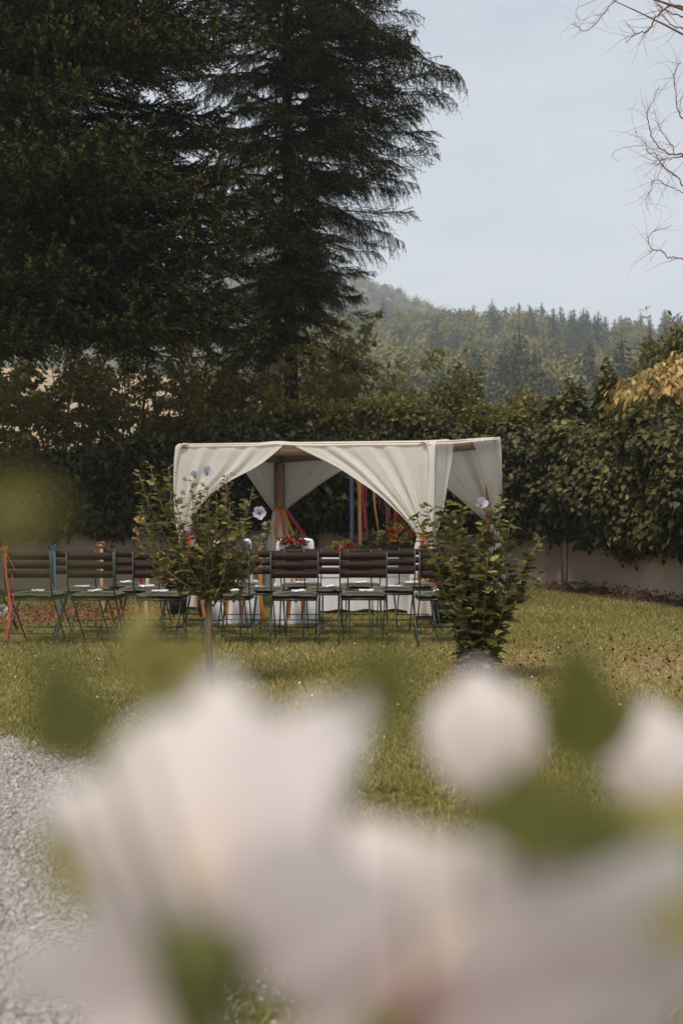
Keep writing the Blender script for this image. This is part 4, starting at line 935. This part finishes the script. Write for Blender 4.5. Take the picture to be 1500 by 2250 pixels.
arrangement(np.array([-2.0, 12.2, .34]), .28, .24, (('blush', 14, .05), ('orange', 8, .045), ('yellow', 5, .04), ('red', 4, .04)), 'blush and orange flowers in a pot by the hidden canopy post', 160, base='pot')
arrangement(np.array([-1.62, 11.9, .30]), .24, .22, (('orange', 12, .055), ('yellow', 6, .05), ('red', 3, .04)), 'orange flowers in a black pot right of the blush ones', 130, base='pot')
arrangement(np.array([-3.63, 10.2, .22]), .2, .2, (('white', 8, .06), ('coral' if 'coral' in BL else 'red', 3, .045)), 'white flowers on the grass cut by the frame edge', 120, base='pot')
# black tripod stand at the left frame edge
tp = empty('tripod_stand', (-3.78, 10.6, 0), 0, 'black tripod stand leaning into view beside the first ribboned chair', 'stand')
for k in range(3):
    a = R(-20+120*k); MB().tube([(0, 0, .75), (.42*math.cos(a), .42*math.sin(a), 0)], .014, 6).build('leg', m_black, tp)
MB().tube([(0, 0, .3), (0, 0, 1.25)], .014, 6).build('pole', m_black, tp)

# variegated shrub between canopy and wall
bush(.42, 15.25, .72, .3, .22, .38, 620, (.07, .12), m_varieg, 'low shrub with cream-edged leaves behind the hanging ribbons', 81, name='variegated_shrub', cat='shrub', T=T_IVY, TF=F_IVY, wid=(.8, 1.), droop=-.3, spiky=0, trunk=.35)
bush(.95, 15.3, .62, .28, .22, .4, 420, (.06, .1), m_hib, 'green leafy shrub behind the tall table bouquet', 82, cat='shrub', T=T_IVY, TF=F_IVY, wid=(.8, 1.), spiky=0, trunk=.35)

# ------------------------------------------------------------------ hibiscus flowers and plants
def petal_mesh(mat, seed, curl=.35, ruffle=.05, w_=.82, n=9):
    "one petal along +X, cupping towards +Z, length 1"
    r = np.random.default_rng(seed); u = np.linspace(0, 1, n)[:, None]; v = np.linspace(-1, 1, n)[None]
    wid = w_*.5*np.interp(u, [0, .1, .3, .58, .8, .93, 1], [.16, .42, .9, 1.06, .92, .6, .26])
    x = u*(1-.10*v**2*u); y = wid*v; z = curl*u**1.8*.6+.10*v**2*wid*2+ruffle*np.sin(v*6+r.uniform(0, 6))*u**2+0*v
    return MB().grid(np.stack([x+0*v, y, z], -1), np.broadcast_to(u, (n, n)).copy()).mesh('petal', mat, True)
PET_W = [petal_mesh(m_petal, i, curl=.3+.12*i, w_=.95) for i in range(4)]
PET_B = [petal_mesh(m_blue, i+9, n=6) for i in range(3)]
sepal_me = MB().grid(np.stack([np.c_[np.cos(np.linspace(0, 2*math.pi, 10, endpoint=False))*q, np.sin(np.linspace(0, 2*math.pi, 10, endpoint=False))*q, np.full(10, z)] for q, z in ((.02, -.42), (.035, -.2), (.11, -.16), (.16, .0), (.17, .14), (.13, .12), (0, .0))]), closed=True).mesh('flower', m_sepal, True)
stam_me = MB().tube([(0, 0, .0), (0, 0, .35), (0, 0, .62)], [.03, .045, .02], 6).mesh('stamen', m_stam, True)
def flower(plant, pos, axis, size, pets, open_=.9, npet=5, seed=0, stam=True):
    "calyx mesh named flower, with petals and stamen as sub-parts"
    r = np.random.default_rng(seed); q = Vector(unit(axis)).to_track_quat('Z', 'Y').to_matrix().to_4x4()
    f = link('flower', sepal_me, plant, Matrix.Translation(Vector(pos)) @ q @ Matrix.Scale(size, 4))
    for k in range(npet):
        a = k*2*math.pi/npet+r.normal()*.08; el = math.pi/2-open_+r.normal()*.06
        m = Matrix.Rotation(a, 4, 'Z') @ Matrix.Translation((.04, 0, .02)) @ Matrix.Rotation(-el, 4, 'Y') @ Matrix.Rotation(.22, 4, 'X')
        link('petal', pets[r.integers(len(pets))], f, m)
    if stam: link('stamen', stam_me, f)
    return f
hl = []
for k in range(5):
    T2 = T_LOBE.copy(); T2[:, 2] += rng.uniform(-.05, .05, len(T2)); hl.append(MB().add(T2, F_LOBE, [.2, .4, .58, .75, .93][k]).mesh('leaf', m_hib, False))
def hibiscus(x, y, label, stems, nleaf, ls, fl, seed, trunk=None, gap=.05):
    "stems: list of polylines (local). leaves sit along them on alternate sides"
    r = np.random.default_rng(seed); t = empty('hibiscus', (x, y, 0), 0, label, 'hibiscus')
    if trunk is not None:
        for tp_, rr in trunk: MB().tube(tp_, rr, 8).build('trunk', m_barkpale, t, smooth=True)
    cand = []
    for pts in stems:
        MB().tube(pts, np.linspace(.0065, .0025, len(pts)), 5).build('stem', m_barkpale, t, smooth=True)
        L_ = np.sum(np.linalg.norm(np.diff(pts, axis=0), axis=1)); nn = max(4, int(nleaf*L_)); k = np.linspace(0, 1, len(pts))
        for j in range(nn):
            u = .12+.9*(j+r.random())/nn; u = min(u, 1)
            b = np.array([np.interp(u, k, pts[:, c]) for c in range(3)]); tg = unit(np.array([np.interp(min(1, u+.05), k, pts[:, c])-np.interp(u-.05, k, pts[:, c]) for c in range(3)]))
            a = r.uniform(0, 6.28); side_ = np.array([math.cos(a), math.sin(a), 0])
            ax = unit(side_*.85+tg*.35+np.array([0, 0, -.05])+r.normal(size=3)*.25)
            s = r.uniform(*ls)*(1.1-.45*u**3)
            cand.append((b+ax*.015, ax, np.array([0, 0, 1.])+side_*.2+r.normal(size=3)*.35, s))
    order = sorted(range(len(cand)), key=lambda i: cand[i][0][1]-cand[i][3]*2)
    for i in order[:290]: b, ax, nm, s = cand[i]; link('leaf', hl[r.integers(5)], t, frame4(b, ax, nm, s))
    rest = order[290:]
    if rest:
        MB().leaves(np.array([cand[i][0] for i in rest]), np.array([cand[i][1] for i in rest]), np.array([cand[i][2] for i in rest]), np.array([cand[i][3] for i in rest]), T_LOBE, F_LOBE).build('leaves', m_hib, t)['kind'] = 'stuff'
    for k, (px, py, dy, axis, s, op) in enumerate(fl): flower(t, P(px, py, y+dy)-np.array([x, y, 0]), axis, s, PET_B, op, 5, seed+k)
    return t
# small standard hibiscus with a round head
hx, hy = (463-750)/F*6.86, 6.86
r_ = np.random.default_rng(15); stems = []
for k in range(34):
    px, py = r_.uniform(300, 585), r_.uniform(1035, 1260)
    if ((px-445)/150)**2+((py-1185)/160)**2 > 1.05: px = 445+(px-445)*.7
    e = P(px, py, hy+r_.normal()*.17)-np.array([hx, hy, 0]); b = np.array([r_.normal()*.02, r_.normal()*.02, r_.uniform(.55, .72)])
    stems.append(bez(b, b*.4+e*.6+np.array([e[0]*.25, 0, -.12]), e, 10))
for px, py in ((305, 1040), (330, 1020), (370, 1025), (500, 1040), (555, 1075), (305, 1125), (300, 1180), (590, 1150), (580, 1230), (540, 1300), (330, 1250), (410, 1290), (350, 1080), (420, 1060)):
    e = P(px, py, hy+r_.normal()*.1)-np.array([hx, hy, 0]); b = np.array([0, 0, .6]); stems.append(bez(b, np.array([e[0]*.8, e[1]*.5, b[2]*.45+e[2]*.55]), e, 10))
tr = [(np.array([[.01, 0, -.03], [.002, 0, .2], [-.006, 0, .4], [0, 0, .66]]), np.array([.02, .016, .015, .011])), (np.array([[-.012, .01, .1], [-.025, .01, .3], [-.02, .0, .5], [.0, 0, .66]]), np.array([.010, .011, .010, .008]))]
hib1 = hibiscus(hx, hy, 'small round-headed hibiscus tree with pale blue flowers in front of the chairs', stems, 46, (.042, .08),
         [(455, 1042, -.15, (.1, -.9, .5), .058, .85), (428, 1048, .0, (-.2, -.3, .8), .045, .5), (408, 1056, 0, (-.4, -.4, .6), .032, .5), (570, 1128, -.15, (.1, -1, .1), .06, 1.05), (575, 1152, -.1, (.9, -.2, .1), .034, .3), (572, 1176, -.1, (1, -.2, .15), .034, .25), (548, 1205, -.1, (-.3, -.5, .7), .05, .35), (440, 1118, -.18, (-.6, -.5, .5), .036, .35), (405, 1085, -.05, (-.3, -.7, .3), .036, .6), (476, 1078, 0, (.2, -.6, .6), .03, .5)], 150, tr)
wb = MB()
for px, py in ((312, 1135), (425, 1062), (302, 1163), (540, 1105)):
    p = P(px, py, hy-.05)-np.array([hx, hy, 0]); wb.leaves(p+rng.normal(size=(7, 3))*.008, rvec(7)+np.array([0, 0, -.6]), rvec(7), .035, T_KITE, F_KITE, 1.2)
wb.build('withered_blooms', m_wither, hib1)['kind'] = 'stuff'
# columnar hibiscus on the right
kx, ky = (1050-750)/F*7.16, 7.16
stems = []
for k in range(30):
    py0 = r_.uniform(1100, 1420); px = 1045+r_.uniform(-1, 1)*np.interp(py0, [1090, 1180, 1300, 1430], [92, 92, 80, 70])
    e = P(px, py0, ky+r_.normal()*.14)-np.array([kx, ky, 0]); b = np.array([r_.normal()*.05, r_.normal()*.05, r_.uniform(0.02, .1)])
    stems.append(bez(b, np.array([b[0]*.3+e[0]*.5, b[1]*.3+e[1]*.5, e[2]*.45]), e, 12))
for px, py in ((912, 1130), (935, 1110), (975, 1105), (1090, 1120), (1100, 1095), (1185, 1185), (1175, 1200), (1150, 1240), (1180, 1260), (1120, 1150), (930, 1180), (960, 1240), (1010, 1110)):
    e = P(px, py, ky+r_.normal()*.1)-np.array([kx, ky, 0]); stems.append(bez(np.array([0, 0, .25]), np.array([e[0]*.55, e[1]*.5, e[2]*.55+.05]), e, 12))
tr = [(np.array([[-.03, -.05, -.03], [-.035, -.05, .15], [-.05, -.04, .35], [-.02, 0, .6]]), np.array([.013, .011, .009, .006]))]
hib2 = hibiscus(kx, ky, 'dense columnar hibiscus with one pale lilac flower on top', stems, 58, (.06, .12), [(1056, 1112, -.16, (.15, -.8, .55), .066, .95), (1088, 1128, 0, (.5, -.3, .4), .03, .5), (1002, 1150, -.1, (-.5, -.5, .5), .028, .4)], 170, tr)

# ------------------------------------------------------------------ white hibiscus right in front of the lens
fg = empty('hibiscus', (.05, .30, 0), 0, 'white flowering hibiscus with large blooms close in front of the lawn', 'hibiscus'); fo = np.array([.05, .30, 0])
def fpt(px, py, Y): return P(px, py, Y)-fo
def bloom_from(base, axis, size, tips):
    b = fpt(*base); q = Vector(unit(axis)).to_track_quat('Z', 'Y').to_matrix().to_4x4()
    fm = Matrix.Translation(Vector(b)) @ q @ Matrix.Scale(size, 4); f = link('flower', sepal_me, fg, fm); link('stamen', stam_me, f)
    for k, (px, py, Y, wd, facing) in enumerate(tips):
        e = fpt(px, py, Y); d = e-b; L_ = np.linalg.norm(d)
        m = frame4(b, d, np.array(facing, float), L_/1.0) @ Matrix.Diagonal((1, wd, 1, 1))
        link('petal', PET_W[k % 4], f, fm.inverted() @ m)
    MB().tube(bez(b-unit(np.array(axis))*size*.38, b+np.array([0, .02, -.14]), np.array([rng.normal()*.03, .05, .45]), 12), np.linspace(.0022, .004, 12), 6).build('stem', m_sepal, fg, smooth=True)
bloom_from((445, 2120, .256), (-.02, .35, 1), .078, ((470, 1470, .268, .86, (0, 1, .2)), (905, 1545, .285, .44, (-.4, 1, .2)), (20, 1860, .25, .95, (.4, .8, .3)), (40, 2330, .245, 1.0, (.3, .6, .6)), (880, 2010, .25, 1.2, (-.2, .8, .5)), (250, 2520, .245, .9, (.2, .8, .5))))
bloom_from((850, 2290, .262), (.55, .15, .8), .062, ((1290, 2000, .272, 1.15, (0, 1, .2)), (1660, 2130, .262, .8, (0, .8, .5)), (1720, 2330, .258, 1.1, (0, .7, .6)), (1500, 2500, .25, 1.0, (0, .8, .5)), (960, 1860, .285, .9, (.1, 1, .1)), (690, 1790, .28, 1.1, (.1, 1, .2)), (1330, 2420, .25, 1.0, (0, .6, .8)), (640, 2420, .25, .9, (.2, .7, .5))))
bloom_from((1085, 1775, .36), (-.1, .2, 1), .045, ((1050, 1470, .36, .85, (0, 1, .1)), (1150, 1500, .37, .7, (-.4, 1, 0)), (985, 1540, .35, .7, (.5, 1, 0))))
bloom_from((1475, 1840, .37), (-.1, .1, 1), .045, ((1440, 1545, .37, .8, (0, 1, .1)), (1345, 1620, .36, .55, (.4, 1, .2)), (1570, 1590, .38, .7, (-.4, 1, .2))))
MB().tube([(0, .05, -.02), (0.01, .05, .25), (0, .05, .5)], [.012, .01, .006], 8).build('trunk', m_barkpale, fg, smooth=True)
FL = [(1025, 1795, .256, (1, .03, -.08), (0, -.5, .87), .040), (1400, 2010, .27, (.6, .2, .45), (-.3, -.8, .5), .05), (1300, 1690, .33, (-.1, .2, 1), (0, -1, .2), .036), (880, 1590, .22, (-.35, .1, .9), (0, -1, .2), .018), (175, 1670, .34, (-.35, .2, .9), (.2, -1, .3), .03),
      (400, 1530, .45, (-.5, .2, .75), (0, -1, .4), .028), (330, 1500, .45, (-.25, .2, .9), (0, -1, .4), .024), (380, 1470, .47, (.5, .2, .5), (0, -1, .4), .02), (235, 1960, .26, (-.7, .1, .6), (0, -1, .4), .02), (-60, 1120, .19, (.8, .2, .05), (0, -1, .4), .014), (130, 1330, .16, (.5, .2, .6), (.2, -1, .4), .006),
      (1090, 1790, .31, (1, -.05, .12), (0, -.8, .6), .03), (1130, 1835, .262, (1, -.05, -.02), (0, -.35, .95), .036), (1380, 1960, .25, (1, .1, .1), (0, -1, .6), .034), (290, 1440, .5, (.2, .1, .8), (0, -1, .2), .022)]
for k, (px, py, Y, ax, nm, s) in enumerate(FL):
    link('leaf', hl[0 if k in (0, 4, 12) else rng.integers(5)], fg, frame4(fpt(px, py, Y), np.array(ax, float), np.array(nm, float), s*1.25))
    b = fpt(px, py, Y); e = np.array([b[0]*.5, b[1]*.5+.03, b[2]-.3]); MB().tube(bez(b, (b+e)/2+np.array([0, .03, .05]), e, 8), np.linspace(.0009, .0022, 8), 5).build('stem', m_sepal, fg, smooth=True)

# ------------------------------------------------------------------ grass
N = 119000
Yg = 4.2+(17.0-4.2)*rng.random(N)**1.25; Xg = (rng.random(N)*2-1)*(Yg*.37+.3); Yg[-24000:] = rng.uniform(1.2, 4.4, 24000); Xg[-24000:] = rng.uniform(-1.2, 3.2, 24000); pg = np.c_[Xg, Yg]
bare = np.exp(-(((Xg-2.6)/1.9)**2+((Yg-7.9)/1.3)**2))*(.75+.5*lump(Xg*2.2,Yg*2.2,77))+np.exp(-(((Xg+3.6)/1.4)**2+((Yg-12.2)/1.1)**2))
dl = (pg-W1)@nW
keep = (edge_d(pg) < rng.uniform(-.12, .1, N)) & (rng.random(N) > bare*.9) & ((dl > .25) | (Xg < 3.3)); pg = pg[keep]; n = len(pg); bare = bare[keep]
mb = MB(); T_BL = np.array([[0, -.09, 0], [0, .09, 0], [1, 0, .28]]); F_BL = np.array([[0, 1, 2]])
pt_ = lump(pg[:, 0]*.8, pg[:, 1]*.8, 50)*.12
for k in range(4):
    lean = rng.normal(size=(n, 2))*.75
    mb.leaves(np.c_[pg+rng.normal(size=(n, 2))*.018, np.full(n, -.002)], np.c_[lean, np.ones(n)], np.c_[rng.normal(size=(n, 2)), np.zeros(n)], rng.uniform(.018, .046, n)*(1+.15*pg[:, 1]/10), T_BL, F_BL, 1.+pg[:, 1]*.05, np.clip(.7*rng.random(n)+.08+pt_+.35*bare+.2*(rng.random(n) < .12), 0, 1))
tag(mb.build('grass', m_grass), kind='stuff')
n = 220; Yc = 5+11*rng.random(n)**1.2; pc = np.c_[(rng.random(n)*2-1)*Yc*.36, Yc]; pc = pc[edge_d(pc) < -.1]; n = len(pc)
tag(MB().leaves(np.c_[pc, rng.uniform(.02, .045, n)], rvec(n), np.array([[0, 0, 1.]])+.5*rvec(n), .016, T_KITE, F_KITE, 2.2).build('clover_flowers', m_bl['white']), 'tiny white clover heads dotted over the lawn', 'clover', kind='stuff')
n = 900; pc = np.c_[2.4+rng.normal(size=n)*1.1, 8.2+rng.normal(size=n)*1.1]
tag(MB().leaves(np.c_[pc, rng.uniform(.005, .03, n)], rvec(n), np.array([[0, 0, 1.]])+.7*rvec(n), rng.uniform(.02, .045, n), T_KITE, F_KITE, 1.3).build('dead_leaves', m_dead), kind='stuff')

n = 2600; pc = np.c_[-3.3+rng.normal(size=n)*.75, 12.1+rng.normal(size=n)*.8]
tag(MB().leaves(np.c_[pc, rng.uniform(.01, .05, n)], rvec(n), np.array([[0, 0, 1.]])+.6*rvec(n), rng.uniform(.025, .045, n), T_KITE, F_KITE, 1.8).build('fallen_petals', M('dry_rose_petal', (.2, .055, .035), var=.4, scale=30)), 'dusky red petals strewn along the aisle grass', 'petals', kind='stuff')

# ------------------------------------------------------------------ haze
hm = bpy.data.materials.new('haze'); hm.use_nodes = True; hn = hm.node_tree.nodes; hn.clear()
ho = hn.new('ShaderNodeOutputMaterial'); hv = hn.new('ShaderNodeVolumePrincipled')
hv.inputs['Color'].default_value = (.87, .93, 1, 1); hv.inputs['Density'].default_value = .00068; hv.inputs['Anisotropy'].default_value = .0
hm.node_tree.links.new(hv.outputs['Volume'], ho.inputs['Volume'])
tag(MB().box((65, 440, 88), (840, 960, 180)).build('haze', hm), kind='stuff')
tot = sum(len(m.polygons)*(1 if m.users else 0) for m in bpy.data.meshes); print('POLYS', tot, 'OBJ', len(bpy.data.objects))
